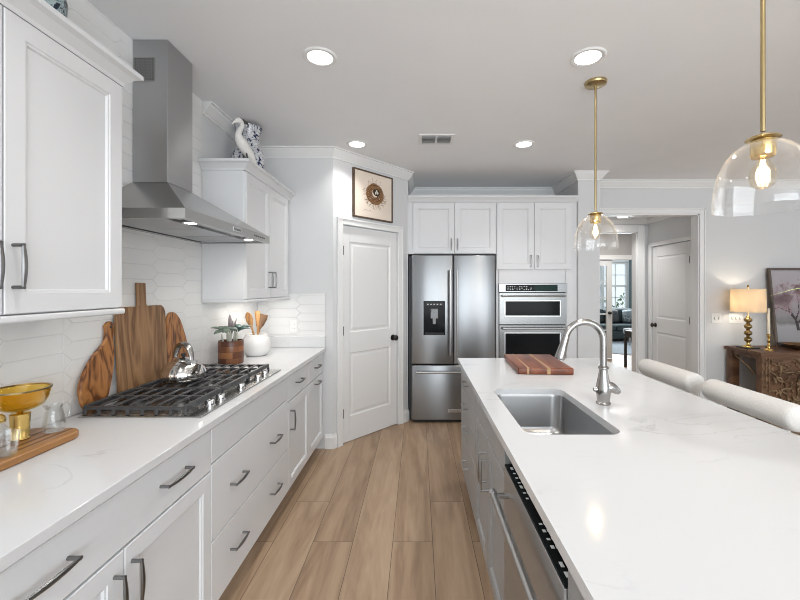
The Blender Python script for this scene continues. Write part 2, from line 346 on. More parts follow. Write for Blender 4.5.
def box(bm, x0, x1, y0, y1, z0, z1, bev=0.0, seg=2, mi=0):
    vs = [bm.verts.new(p) for p in ((x0, y0, z0), (x1, y0, z0), (x1, y1, z0), (x0, y1, z0), (x0, y0, z1), (x1, y0, z1), (x1, y1, z1), (x0, y1, z1))]
    fs = [bm.faces.new([vs[i] for i in f]) for f in ((0, 3, 2, 1), (4, 5, 6, 7), (0, 1, 5, 4), (1, 2, 6, 5), (2, 3, 7, 6), (3, 0, 4, 7))]
    for f in fs: f.material_index = mi
    if bev > 0:
        es = list({e for f in fs for e in f.edges})
        r = bmesh.ops.bevel(bm, geom=es, offset=bev, segments=seg, profile=0.5, affect='EDGES')
        for f in r['faces']: f.material_index = mi
    return vs
def bbox(*a, **k):
    bm = B(); box(bm, *a, **k); return bm
def loops(bm, rings, cap0=True, cap1=True, closed=True, mi=0):
    """Skin a list of equal-length vertex rings."""
    vv = [[bm.verts.new(p) for p in r] for r in rings]
    n = len(rings[0])
    for a, b in zip(vv, vv[1:]):
        for i in range(n if closed else n-1):
            j = (i+1) % n
            try:
                f = bm.faces.new((a[i], a[j], b[j], b[i])); f.material_index = mi
            except ValueError: pass
    if cap0 and closed: bm.faces.new(list(reversed(vv[0]))).material_index = mi
    if cap1 and closed: bm.faces.new(vv[-1]).material_index = mi
    return vv
def rect(x0, x1, z0, z1, y, ins=0.0):
    return [(x0+ins, y, z0+ins), (x1-ins, y, z0+ins), (x1-ins, y, z1-ins), (x0+ins, y, z1-ins)]
def lathe(bm, prof, c=(0, 0, 0), seg=32, cap0=True, cap1=True, sx=1.0, sy=1.0, mi=0):
    rings = [[(c[0]+max(r, 1e-4)*math.cos(2*PI*k/seg)*sx, c[1]+max(r, 1e-4)*math.sin(2*PI*k/seg)*sy, c[2]+z) for k in range(seg)] for r, z in prof]
    loops(bm, rings, cap0, cap1, mi=mi)
def tube(bm, pts, r, seg=10, caps=True, flat=None, mi=0, up=None):
    """A tube along PTS; R one radius or one per point; FLAT (a, b) scales the section's two axes."""
    P = [Vector(p) for p in pts]; n = len(P)
    R = r if isinstance(r, (list, tuple)) else [r]*n
    T = [((P[min(i+1, n-1)]-P[max(i-1, 0)]).normalized()) for i in range(n)]
    a = Vector(up) if up else (Vector((0, 0, 1)) if abs(T[0].z) < 0.9 else Vector((1, 0, 0)))
    N = (a - T[0]*a.dot(T[0])).normalized()
    rings = []
    fa, fb = flat or (1, 1)
    for i in range(n):
        N = (N - T[i]*N.dot(T[i]))
        if N.length < 1e-6: N = T[i].orthogonal()
        N.normalize(); Bn = T[i].cross(N)
        rings.append([tuple(P[i] + N*(R[i]*fa*math.cos(2*PI*k/seg)) + Bn*(R[i]*fb*math.sin(2*PI*k/seg))) for k in range(seg)])
    loops(bm, rings, caps, caps, mi=mi)
def arc(c, r, a0, a1, n, ax=(1, 0, 0), ay=(0, 0, 1)):
    ax = Vector(ax); ay = Vector(ay); c = Vector(c)
    return [tuple(c + ax*(r*math.cos(a0+(a1-a0)*i/n)) + ay*(r*math.sin(a0+(a1-a0)*i/n))) for i in range(n+1)]
def smooth_path(pts, k=6):
    """Catmull-Rom through PTS."""
    P = [Vector(p) for p in pts]; P = [P[0]*2-P[1]] + P + [P[-1]*2-P[-2]]
    out = []
    for i in range(1, len(P)-2):
        p0, p1, p2, p3 = P[i-1:i+3]
        for j in range(k):
            t = j/k
            out.append(0.5*((2*p1)+(p2-p0)*t+(2*p0-5*p1+4*p2-p3)*t*t+(3*p1-p0-3*p2+p3)*t**3))
    out.append(P[-2]); return [tuple(p) for p in out]
def interp(vals, n):
    m = len(vals)-1
    return [vals[min(int(i*m/n), m-1)]*(1-(i*m/n-min(int(i*m/n), m-1))) + vals[min(int(i*m/n), m-1)+1]*(i*m/n-min(int(i*m/n), m-1)) for i in range(n+1)]
def sweep(bm, path, prof, closed=False):
    """Sweep profile (out, z) along a floor-plan PATH; out is to the right of travel."""
    P = [Vector((p[0], p[1])) for p in path]; n = len(P); rings = []
    def nrm(a, b):
        d = (b-a).normalized(); return Vector((d.y, -d.x))
    for i in range(n):
        if closed: n0, n1 = nrm(P[i-1], P[i]), nrm(P[i], P[(i+1) % n])
        else: n0 = nrm(P[max(i-1, 0)], P[max(i, 1)]); n1 = nrm(P[min(i, n-2)], P[min(i+1, n-1)])
        m = (n0+n1); m = m/(m.length_squared/2) if m.length > 1e-6 else n0
        rings.append([(P[i].x+m.x*o, P[i].y+m.y*o, z) for o, z in prof])
    if closed: rings.append(rings[0])
    loops(bm, rings, not closed, not closed)
def xf(bm, M, start=0):
    bm.verts.ensure_lookup_table()
    for v in bm.verts[start:]: v.co = M @ v.co
def text_part(name, s, size, M, m, parent, depth=0.0006):
    c = bpy.data.curves.new(name, 'FONT'); c.body = s; c.size = size; c.align_x = 'CENTER'; c.align_y = 'CENTER'; c.extrude = depth
    t = bpy.data.objects.new(name, c); COL.objects.link(t)
    dg = bpy.context.evaluated_depsgraph_get(); me = bpy.data.meshes.new_from_object(t.evaluated_get(dg))
    bpy.data.objects.remove(t); me.transform(M); me.materials.clear(); me.materials.append(MATS[m])
    o = bpy.data.objects.new(name, me); COL.objects.link(o); o.parent = parent; WM[o.name] = WM[parent.name]
    return o
FRONT = Matrix.Rotation(PI/2, 4, 'X')     # text lying in XY -> facing -Y, upright
def copy_thing(src, loc, label=None, rz=None):
    r = src.copy(); COL.objects.link(r); r.location = loc
    if rz is not None: r.rotation_euler = (0, 0, rz)
    if label: r['label'] = label
    for ch in [o for o in COL.objects if o.parent == src]:
        c = ch.copy(); COL.objects.link(c); c.parent = r
        for g in [o for o in COL.objects if o.parent == ch]:
            d = g.copy(); COL.objects.link(d); d.parent = c
    WM[r.name] = Matrix.Translation(Vector(loc)) @ Matrix.Rotation(r.rotation_euler.z, 4, 'Z')
    return r

# ------------------------------------------------------------------ the setting
CEIL = 2.71; WX = -1.455
struct('floor', bbox(-1.6, 7.6, -3.4, 12.2, -0.06, 0), 'floor_planks')
struct('ceiling', bbox(-1.6, 6.6, -3.4, 5.1, CEIL, CEIL+0.1), 'ceiling_paint')
struct('wall_left', bbox(-1.6, WX, -3.4, 3.66, 0, CEIL), 'wall_paint')
struct('wall_end', bbox(WX, -0.768, 3.54, 3.66, 0, CEIL), 'wall_paint')
# the pantry's corner wall, in its own frame: x along the wall, y into it
A0 = Vector((-0.768, 3.54)); A1 = Vector((-0.11, 4.28)); DL = (A1-A0).length; DANG = math.atan2(A1.y-A0.y, A1.x-A0.x)
DM = Matrix.Translation((A0.x, A0.y, 0)) @ Matrix.Rotation(DANG, 4, 'Z')
D0, D1, DH = 0.1065, 0.8285, 2.03
bm = B(); box(bm, 0, D0-0.005, 0, 0.115, 0, CEIL); box(bm, D1+0.005, DL, 0, 0.115, 0, CEIL); box(bm, D0-0.005, D1+0.005, 0, 0.115, DH+0.01, CEIL)
bm.transform(DM); struct('wall_pantry', bm, 'wall_paint')
struct('wall_fridge_side', bbox(-0.23, -0.11, 4.27, 5.09, 0, CEIL), 'wall_paint')
struct('wall_back', bbox(-0.11, 1.98, 4.97, 5.09, 0, CEIL), 'wall_paint')
struct('wall_column', bbox(1.745, 1.98, 4.27, 4.97, 0, CEIL), 'wall_paint')
OX0, OX1, OZ = 2.10, 3.305, 2.32
bm = B(); box(bm, 1.98, OX0, 4.61, 4.73, 0, CEIL); box(bm, OX0, OX1, 4.61, 4.73, OZ, CEIL); box(bm, OX1, 6.6, 4.61, 4.73, 0, CEIL)
struct('wall_right', bm, 'wall_paint')
struct('wall_family_room', bbox(6.6, 6.72, -3.4, 4.73, 0, CEIL), 'wall_paint')  # unseen; added to keep open-side sky light off the base cabinets
# hall
struct('wall_hall_left', bbox(1.98, 2.08, 4.73, 5.68, 0, 2.44), 'wall_paint')
HD0, HD1 = 4.79, 5.58
bm = B(); box(bm, 3.33, 3.45, 4.73, HD0-0.005, 0, 2.44); box(bm, 3.33, 3.45, HD1+0.005, 5.68, 0, 2.44); box(bm, 3.33, 3.45, HD0-0.005, HD1+0.005, 2.04, 2.44)
struct('wall_hall_right', bm, 'wall_paint')
HX0, HX1, HZ = 2.22, 3.173, 2.262
bm = B(); box(bm, 1.9, HX0, 5.68, 5.80, 0, CEIL); box(bm, HX0, HX1, 5.68, 5.80, HZ, CEIL); box(bm, HX1, 7.6, 5.68, 5.80, 0, CEIL)
struct('wall_hall_back', bm, 'wall_paint')
struct('ceiling_hall', bbox(1.98, 3.45, 4.73, 5.68, 2.44, 2.5), 'ceiling_paint')
# sitting room
struct('ceiling_sitting_room', bbox(1.9, 7.6, 5.68, 12.2, CEIL, CEIL+0.1), 'ceiling_paint')
bm = B(); box(bm, 1.9, 3.2, 8.0, 8.12, 0, CEIL); box(bm, 3.2, 4.8, 8.0, 8.12, 2.03, CEIL); box(bm, 4.8, 7.6, 8.0, 8.12, 0, CEIL)
struct('wall_sitting_room_front', bm, 'room_grey')
W0, W1, WZ0, WZ1 = 4.75, 6.28, 0.80, 2.22
bm = B(); box(bm, 1.9, W0, 11.7, 11.85, 0, CEIL); box(bm, W1, 7.6, 11.7, 11.85, 0, CEIL); box(bm, W0, W1, 11.7, 11.85, 0, WZ0); box(bm, W0, W1, 11.7, 11.85, WZ1, CEIL)
struct('wall_sitting_room_back', bm, 'room_grey')
struct('wall_sitting_room_right', bbox(7.5, 7.6, 5.8, 11.7, 0, CEIL), 'room_grey')
struct('wall_sitting_room_left', bbox(1.9, 2.0, 5.8, 11.7, 0, CEIL), 'room_grey')
# window of the sitting room
w = struct('window_1', bbox(W0, W1, 11.76, 11.765, WZ0, WZ1), 'window_glass')
bm = B()
for a, b_ in ((W0, W0+0.06), (W1-0.06, W1), (5.48, 5.56)): box(bm, a, b_, 11.70, 11.80, WZ0, WZ1)
for z in (WZ0, WZ1-0.06, 1.48): box(bm, W0, W1, 11.71, 11.79, z, z+0.06)
for x in (5.12, 5.92):
    box(bm, x-0.012, x+0.012, 11.735, 11.775, WZ0, WZ1)
for z in (1.16, 1.84): box(bm, W0, W1, 11.735, 11.775, z-0.012, z+0.012)
obj('window_frame', bm, 'trim_white', w)
bm = B(); box(bm, W0-0.09, W0, 11.68, 11.70, WZ0-0.05, WZ1+0.09); box(bm, W1, W1+0.09, 11.68, 11.70, WZ0-0.05, WZ1+0.09); box(bm, W0, W1, 11.68, 11.70, WZ1, WZ1+0.09); box(bm, W0-0.12, W1+0.12, 11.64, 11.70, WZ0-0.05, WZ0)
obj('window_sill', bm, 'trim_white', w)

CROWN = [(0, CEIL-0.088), (0.010, CEIL-0.088), (0.013, CEIL-0.076), (0.020, CEIL-0.070), (0.040, CEIL-0.044), (0.054, CEIL-0.026), (0.057, CEIL-0.016), (0.070, CEIL-0.013), (0.070, CEIL-0.001), (0, CEIL-0.001)]
bm = B(); sweep(bm, [(WX, 2.64), (WX, 3.54), (-0.768, 3.54), (-0.11, 4.28), (-0.11, 4.97), (1.745, 4.97), (1.745, 4.27), (1.98, 4.27), (1.98, 4.61), (6.6, 4.61)], CROWN)
struct('trim_1', bm, 'trim_white')
BASE = [(0, 0.001), (0.016, 0.001), (0.016, 0.10), (0.010, 0.118), (0.008, 0.13), (0, 0.13)]
P = lambda t: (A0.x+(A1.x-A0.x)/DL*t, A0.y+(A1.y-A0.y)/DL*t)
bm = B(); sweep(bm, [(-0.835, 3.54), (-0.768, 3.54), P(D0-0.072)], BASE); struct('baseboard_end', bm, 'trim_white')
bm = B(); sweep(bm, [P(D1+0.072), (-0.11, 4.28), (-0.11, 4.9)], BASE); struct('baseboard_pantry', bm, 'trim_white')
bm = B(); sweep(bm, [(1.98, 4.27), (1.98, 4.61), (OX0-0.075, 4.61)], BASE); struct('baseboard_column', bm, 'trim_white')
bm = B(); sweep(bm, [(OX1+0.075, 4.61), (6.6, 4.61)], BASE); struct('baseboard_right', bm, 'trim_white')

def casing(bm, x0, x1, z1, y, w=0.065, t=0.018, out=-1):
    """Door casing round an opening in the plane y, standing out by T towards OUT."""
    def strip(a0, a1, b0, b1):
        box(bm, a0, a1, min(y, y+out*t), max(y, y+out*t), b0, b1, 0.004, 2)
    strip(x0-w, x0, 0, z1+w); strip(x1, x1+w, 0, z1+w); strip(x0, x1, z1, z1+w)
    y2 = y+out*t
    for a0, a1, b0, b1 in ((x0-w, x0-w+0.016, 0, z1+w), (x1+w-0.016, x1+w, 0, z1+w), (x0-w, x1+w, z1+w-0.016, z1+w)):
        box(bm, a0, a1, min(y2, y2+out*0.007), max(y2, y2+out*0.007), b0, b1, 0.002, 1)
bm = B(); casing(bm, OX0, OX1, OZ, 4.61)
for a, b_ in ((OX0-0.001, OX0+0.012), (OX1-0.012, OX1+0.001)): box(bm, a, b_, 4.61, 4.73, 0, OZ)
box(bm, OX0, OX1, 4.61, 4.73, OZ-0.012, OZ+0.001); struct('trim_2', bm, 'trim_white')
bm = B(); casing(bm, HX0, HX1, HZ, 5.68, w=0.10)
for a, b_ in ((HX0-0.001, HX0+0.012), (HX1-0.012, HX1+0.001)): box(bm, a, b_, 5.68, 5.80, 0, HZ)
box(bm, HX0, HX1, 5.68, 5.80, HZ-0.012, HZ+0.001); struct('trim_3', bm, 'trim_white')
bm = B(); casing(bm, 3.2, 4.8, 2.03, 8.0, w=0.09)
for a, b_ in ((3.199, 3.21), (4.79, 4.801)): box(bm, a, b_, 8.0, 8.12, 0, 2.03)
struct('trim_4', bm, 'trim_white')
bm = B(); casing(bm, D0-0.004, D1+0.004, DH+0.006, 0.0, w=0.062); bm.transform(DM); struct('trim_5', bm, 'trim_white')
HM = Matrix.Translation((3.33, HD1, 0)) @ Matrix.Rotation(-PI/2, 4, 'Z')      # hall side wall: x towards the kitchen, front faces -X
bm = B(); casing(bm, -0.004, HD1-HD0+0.004, 2.036, 0.0, w=0.05, t=0.012); bm.transform(HM); struct('trim_6', bm, 'trim_white')
bm = B(); sweep(bm, [(2.08, 5.68), (3.33, 5.68), (3.33, 4.73)], [(0, 2.375), (0.012, 2.375), (0.05, 2.42), (0.055, 2.439), (0, 2.439)]); struct('trim_7', bm, 'trim_white')

def passage_door(bm, w, h, panels, t=0.035, sw=0.095):
    """Moulded panel door: x 0..w, z 0..h, front at y=0, back at y=t."""
    box(bm, 0, w, 0.010, t, 0.008, h)
    box(bm, 0, sw, 0, 0.010, 0.008, h, 0.002, 1); box(bm, w-sw, w, 0, 0.010, 0.008, h, 0.002, 1)
    zs = [0.008] + [v for p in panels for v in p] + [h]
    for a, b_ in zip(zs[0::2], zs[1::2]): box(bm, sw, w-sw, 0, 0.010, a, b_)
    for z0, z1 in panels:
        loops(bm, [rect(sw, w-sw, z0, z1, 0.0, 0.0), rect(sw, w-sw, z0, z1, 0.008, 0.010), rect(sw, w-sw, z0, z1, 0.009, 0.022), rect(sw, w-sw, z0, z1, 0.003, 0.042)], False, True)
def knob_bm(x, z, y=0.0):
    bm = B(); lathe(bm, [(0.031, 0), (0.031, 0.006), (0.012, 0.009), (0.011, 0.03), (0.024, 0.036), (0.029, 0.048), (0.026, 0.058), (0.012, 0.064)], seg=20)
    bm.transform(Matrix.Translation((x, y, z)) @ Matrix.Rotation(PI/2, 4, 'X')); return bm
mat('knob_dark', (0.07, 0.065, 0.06), 0.3, 1.0)
mat('hinge_grey', (0.15, 0.15, 0.15), 0.4, 1.0)
def hung_door(name, M, w, h, panels, knob_x, hinge_x, inset):
    bm = B(); passage_door(bm, w, h, panels); xf(bm, Matrix.Translation((0, inset, 0))); bm.transform(M)
    d = struct(name, bm, 'door_white')
    bm = knob_bm(knob_x, 0.93, inset); bm.transform(M); obj('door_knob', bm, 'knob_dark', d, smooth=True)
    for z in (0.28, 1.05, 1.80):
        bm = B(); tube(bm, [(hinge_x, inset-0.006, z-0.045), (hinge_x, inset-0.006, z+0.045)], 0.007, 8)
        box(bm, hinge_x-0.004, hinge_x+0.02, inset-0.003, inset+0.001, z-0.042, z+0.042); bm.transform(M)
        obj('door_hinge', bm, 'hinge_grey', d)
hung_door('door_1', DM @ Matrix.Translation((D0, 0, 0)), D1-D0, DH, [(0.24, 0.84), (1.03, 1.89)], D1-D0-0.06, 0.004, 0.012)
hung_door('door_2', HM, HD1-HD0, 2.03, [(0.24, 0.84), (1.03, 1.89)], 0.065, HD1-HD0-0.02, 0.012)
# glazed leaf of the sitting-room doors
bm = B(); box(bm, 3.215, 3.33, 8.03, 8.07, 0.01, 2.02); box(bm, 3.865, 3.98, 8.03, 8.07, 0.01, 2.02); box(bm, 3.33, 3.865, 8.03, 8.07, 0.01, 0.25); box(bm, 3.33, 3.865, 8.03, 8.07, 1.91, 2.02)
d3 = struct('door_3', bm, 'door_white')
bm = B()
for k in range(1, 5): z = 0.25+1.66*k/5; box(bm, 3.33, 3.865, 8.038, 8.062, z-0.011, z+0.011)
box(bm, 3.587, 3.608, 8.038, 8.062, 0.25, 1.91); obj('door_muntins', bm, 'door_white', d3)
obj('door_glass', bbox(3.33, 3.865, 8.048, 8.052, 0.25, 1.91), 'window_glass', d3)
bm = knob_bm(0, 0); bm.transform(Matrix.Translation((3.92, 8.03, 0.94))); obj('door_knob', bm, 'knob_dark', d3, smooth=True)

# tiled backsplash: elongated picket tiles laid on their sides, real grout joints
def clip(poly, y0, y1, z0, z1):
    def cut(ps, f):
        out = []
        for i in range(len(ps)):
            a, b_ = ps[i], ps[(i+1) % len(ps)]; fa, fb = f(a), f(b_)
            if fa >= 0: out.append(a)
            if (fa >= 0) != (fb >= 0):
                t = fa/(fa-fb); out.append((a[0]+(b_[0]-a[0])*t, a[1]+(b_[1]-a[1])*t))
        return out
    for f in (lambda p: p[0]-y0, lambda p: y1-p[0], lambda p: p[1]-z0, lambda p: z1-p[1]):
        poly = cut(poly, f)
        if len(poly) < 3: return []
    return poly
def picket_tiles(bm, regions, put, face, pitch=0.27, h=0.0775, tip=0.042, gap=0.0022):
    for (y0, y1, z0, z1) in regions:
        k0 = int(math.floor(y0/pitch))-1
        for k in range(k0, int(math.ceil(y1/pitch))+2):
            off = 0.5*h if k % 2 else 0.0
            for r in range(int((z0-0.915)/h)-2, int((z1-0.915)/h)+2):
                c = 0.915+r*h+off+h/2; a = k*pitch+tip/2; b_ = (k+1)*pitch-tip/2; g = gap/2; hh = h/2-g
                p = [(a+g, c-hh), (b_-g, c-hh), (b_+tip-g*1.6, c), (b_-g, c+hh), (a+g, c+hh), (a-tip+g*1.6, c)]
                p = [((q[0]), q[1]) for q in p]
                p = clip(p, y0+0.001, y1-0.001, z0, z1)
                if len(p) < 3: continue
                cx = sum(q[0] for q in p)/len(p); cz = sum(q[1] for q in p)/len(p)
                ins = [(q[0]+(cx-q[0])*min(0.4, 0.0022/max(0.004, math.hypot(q[0]-cx, q[1]-cz))), q[1]+(cz-q[1])*min(0.4, 0.0022/max(0.004, math.hypot(q[0]-cx, q[1]-cz)))) for q in p]
                try: loops(bm, [[put(q, face-0.0015) for q in p], [put(q, face) for q in ins]], False, True)
                except ValueError: pass
bm = B()
REG = [(0.55, 1.60, 0.915, 1.40), (1.60, 2.63, 0.915, CEIL-0.001), (2.63, 3.54, 0.915, 1.40)]
picket_tiles(bm, REG, lambda q, f: (f, q[0], q[1]), WX+0.0085)
o = struct('wall_tile_left', bm, 'tile_white')
bm = B()
for r in REG: box(bm, WX-0.001, WX+0.0072, *r)
obj('wall_tile_grout', bm, 'grout', o)
bm = B(); picket_tiles(bm, [(WX+0.01, -0.832, 0.915, 1.40)], lambda q, f: (q[0], f, q[1]), 3.54-0.0085)
o2 = struct('wall_tile_end', bm, 'tile_white')
obj('wall_tile_grout', bbox(WX+0.01, -0.832, 3.5328, 3.541, 0.915, 1.40), 'grout', o2)

# ------------------------------------------------------------------ cabinets
def front_bm(x0, x1, z0, z1, shaker=True, t=0.02, fw=0.058):
    bm = B()
    rs = [rect(x0, x1, z0, z1, 0.0), rect(x0, x1, z0, z1, -t+0.002), rect(x0, x1, z0, z1, -t, 0.002)]
    if shaker: rs += [rect(x0, x1, z0, z1, -t, fw), rect(x0, x1, z0, z1, -t+0.003, fw+0.002), rect(x0, x1, z0, z1, -t+0.004, fw+0.008), rect(x0, x1, z0, z1, -t+0.010, fw+0.012)]
    loops(bm, rs, True, True); return bm
def pull_bm(cx, cz, horiz, L=0.135, y=-0.02, so=0.03):
    bm = B(); h = L/2
    def pt(s, out): return (cx+s, y-out, cz) if horiz else (cx, y-out, cz+s)
    n = 12; pts = [pt(-h+L*i/n, so+0.004*math.sin(PI*i/n)) for i in range(n+1)]
    tube(bm, pts, [0.0042+0.0032*math.sin(PI*i/n) for i in range(n+1)], 8, flat=(1.0, 0.8))
    for s in (-h+0.005, h-0.005): tube(bm, [pt(s, 0.0), pt(s, so+0.003)], 0.0052, 8, flat=(1, 1))
    return bm
def cabinet(label, loc, rz, w, depth, z0, z1, fronts, toe=0.0, m='cabinet_white', hm='pull_metal', group=None, name='base_cabinet', hollow=None, fw=0.058):
    t = thing(name, label, 'cabinet', loc, rz, group)
    bm = B()
    if hollow: # sink base: open box
        box(bm, 0, 0.018, 0, depth, z0+toe, z1); box(bm, w-0.018, w, 0, depth, z0+toe, z1); box(bm, 0, w, 0, depth, z0+toe, z0+toe+0.018); box(bm, 0, w, depth-0.018, depth, z0+toe, z1); box(bm, 0, w, 0, 0.018, z1-0.14, z1); box(bm, 0, w, 0, 0.018, z0+toe, z1-0.14)
    else: box(bm, 0, w, 0, depth, z0+toe, z1, 0.001, 1)
    obj('carcass', bm, m, t)
    if toe: obj('toe_kick', bbox(0, w, 0.06, 0.075, 0.001, toe), m, t)
    for f in fronts:
        kind, x0, x1, a, b_ = f[:5]
        p = obj('door' if kind == 'door' else 'drawer', front_bm(x0+0.0015, x1-0.0015, a, b_, kind == 'door' or kind == 'panel_drawer', fw=fw), m, t)
        for h in f[5:]:
            hz, cx, cz = h[:3]
            obj('handle', pull_bm(cx, cz, hz == 'h', *(h[3:])), hm, p, smooth=True)
    return t
R90 = PI/2
ZT = 0.884
# range wall run (origin at the near end of each unit, x runs away from the camera)
FX = -0.853-0.02
A = cabinet('white base cabinet with one wide two-handle drawer over two panelled doors', (FX, 0.66, 0), R90, 0.958, 0.575, 0, ZT,
        [('drawer', 0, 0.958, 0.70, 0.868, ('h', 0.225, 0.792, 0.15), ('h', 0.708, 0.792, 0.15)), ('door', 0, 0.478, 0.115, 0.692, ('v', 0.44, 0.575)), ('door', 0.480, 0.958, 0.115, 0.692, ('v', 0.508, 0.575))], 0.105, 'base_white', group='base cabinets under the range-wall counter')
cabinet('white base cabinet with two deep drawers below the gas cooktop', (FX, 1.62, 0), R90, 0.953, 0.575, 0, ZT,
        [('drawer', 0, 0.953, 0.724, 0.868), ('drawer', 0, 0.953, 0.398, 0.718, ('h', 0.225, 0.557), ('h', 0.70, 0.557)), ('drawer', 0, 0.953, 0.115, 0.392, ('h', 0.225, 0.262), ('h', 0.70, 0.262))], 0.105, 'base_white', group='base cabinets under the range-wall counter')
cabinet('narrow white base cabinet, single drawer over door with upright handle', (FX, 2.575, 0), R90, 0.488, 0.575, 0, ZT,
        [('drawer', 0, 0.488, 0.70, 0.868, ('h', 0.22, 0.792)), ('door', 0, 0.488, 0.115, 0.692, ('v', 0.045, 0.567))], 0.105, 'base_white', group='base cabinets under the range-wall counter')
cabinet('narrow white base cabinet against end wall with level pull on its door', (FX, 3.065, 0), R90, 0.45, 0.575, 0, ZT,
        [('drawer', 0, 0.45, 0.70, 0.868, ('h', 0.225, 0.792)), ('door', 0, 0.45, 0.115, 0.692, ('h', 0.225, 0.655))], 0.105, 'base_white', group='base cabinets under the range-wall counter')
# worktop with side splash
ct = thing('countertop', 'white quartz countertop along the range wall below the cooktop', 'countertop', (-1.14, 2.1, 0.885))
obj('slab', bbox(WX+0.0095, -0.828, 0.62, 3.531, 0.885, 0.915, 0.002, 2), 'quartz', ct, local=False)
obj('side_splash', bbox(WX+0.0095, -0.832, 3.512, 3.531, 0.9155, 1.015, 0.002, 1), 'quartz', ct, local=False)

# upper cabinets on the range wall: the door face lies at X=-1.149
UX = -1.149-0.02
def upper(label, y0, w, fronts, light):
    t = cabinet(label, (UX, y0, 0), R90, w, abs(UX-WX)-0.011, 1.372, 2.25, fronts, 0, group='wall cabinets beside the range hood', name='wall_cabinet')
    # crown and light rail run round the exposed edges (local frame: front at y=-0.02)
    d = abs(UX-WX)-0.011
    bm = B()
    prof = [(0.0, 2.236), (0.010, 2.236), (0.014, 2.25), (0.038, 2.276), (0.050, 2.281), (0.056, 2.283), (0.056, 2.30), (0.0, 2.30)]
    sweep(bm, [(0.001, d), (0.001, -0.008), (w-0.001, -0.008), (w-0.001, d)][:3 if light == 'far' else 4], prof)
    obj('crown_moulding', bm, 'cabinet_white', t)
    obj('top_panel', bbox(0, w, -0.008, d, 2.2505, 2.298), 'cabinet_white', t)
    bm = B(); box(bm, -0.006, w-0.001 if light == 'far' else w+0.006, -0.028, d, 1.350, 1.3715, 0.006, 3); obj('light_rail', bm, 'cabinet_white', t, smooth=True)
    return t, d
hv = lambda x: ('v', x, 1.512, 0.125)
upper('white wall cabinet beside the hood with its crown near the chimney, patterned vase on top', 0.572, 0.952,
      [('door', 0.002, 0.5135, 1.376, 2.232, ('v', 0.478, 1.512, 0.13)), ('door', 0.516, 0.952, 1.376, 2.232, ('v', 0.540, 1.512, 0.13))], 'near')
tU, dU = upper('white wall cabinet in the corner by the end wall, bird figurine and vase on top', 2.62, 0.915,
      [('door', 0.004, 0.43, 1.376, 2.232, hv(0.395)), ('door', 0.434, 0.86, 1.376, 2.232, hv(0.468))], 'far')
o = obj('strip_light', bbox(0.20, 0.72, 0.06, 0.10, 1.3445, 1.3495), 'strip_led', tU)
l = area('under_cabinet_strip', (-1.25, 3.08, 1.34), (0, 0, 0), 0.05, 0.5, 1.0, (1.0, 0.94, 0.86))

# ------------------------------------------------------------------ fridge wall
FY = 4.30
tb = thing('tall_cabinet', 'white tall oven cabinet with two upper doors and double wall oven', 'cabinet', (0.858, FY, 0), 0)
bm = B()
ox0, ox1 = 0.881-0.858, 1.622-0.858; TW = 1.7415-0.858
box(bm, 0, ox0+0.004, 0, 0.65, 0.1, 2.39); box(bm, ox1-0.004, TW, 0, 0.65, 0.1, 2.39); box(bm, ox0, ox1, 0, 0.65, 1.495, 2.39); box(bm, ox0, ox1, 0, 0.65, 0.1, 0.36); box(bm, ox0, ox1, 0.62, 0.65, 0.36, 1.495)
obj('carcass', bm, 'cabinet_white', tb)
obj('toe_kick', bbox(0, TW, 0.06, 0.08, 0.001, 0.1), 'cabinet_white', tb)
SH = 0.858
for x0, x1, hx in ((0.8626, 1.2665, 1.23), (1.272, 1.676, 1.305)):
    p = obj('door', front_bm(x0-SH, x1-SH, 1.652, 2.378, True), 'cabinet_white', tb)
    obj('handle', pull_bm(hx-SH, 1.745, False, 0.13), 'pull_satin', p, smooth=True)
p = obj('drawer', front_bm(0.01, TW-0.08, 0.11, 0.34, False), 'cabinet_white', tb); obj('handle', pull_bm(0.4, 0.24, True), 'pull_satin', p, smooth=True)
CR2 = [(0, 2.392), (0.012, 2.392), (0.018, 2.405), (0.042, 2.432), (0.05, 2.436), (0.05, 2.452), (0, 2.452)]
bm = B(); sweep(bm, [(0, -0.008), (TW, -0.008)], CR2); obj('crown_moulding', bm, 'cabinet_white', tb)
obj('top_panel', bbox(0, TW, -0.008, 0.65, 2.3905, 2.45), 'cabinet_white', tb)
fc = thing('bridge_cabinet', 'white two-door cabinet bridging above the stainless refrigerator', 'cabinet', (-0.109, FY, 0), 0)
FW_ = 0.8575+0.109
bm = B(); box(bm, 0, FW_, 0, 0.65, 1.822, 2.39); obj('carcass', bm, 'cabinet_white', fc)
for x0, x1, hx in ((-0.0546, 0.3965, 0.365), (0.3995, 0.849, 0.432)):
    p = obj('door', front_bm(x0+0.109, x1+0.109, 1.828, 2.378, True), 'cabinet_white', fc)
    obj('handle', pull_bm(hx+0.109, 1.925, False, 0.13), 'pull_satin', p, smooth=True)
bm = B(); sweep(bm, [(0, -0.008), (FW_, -0.008)], CR2); obj('crown_moulding', bm, 'cabinet_white', fc)
obj('top_panel', bbox(0, FW_, -0.008, 0.65, 2.3905, 2.45), 'cabinet_white', fc)

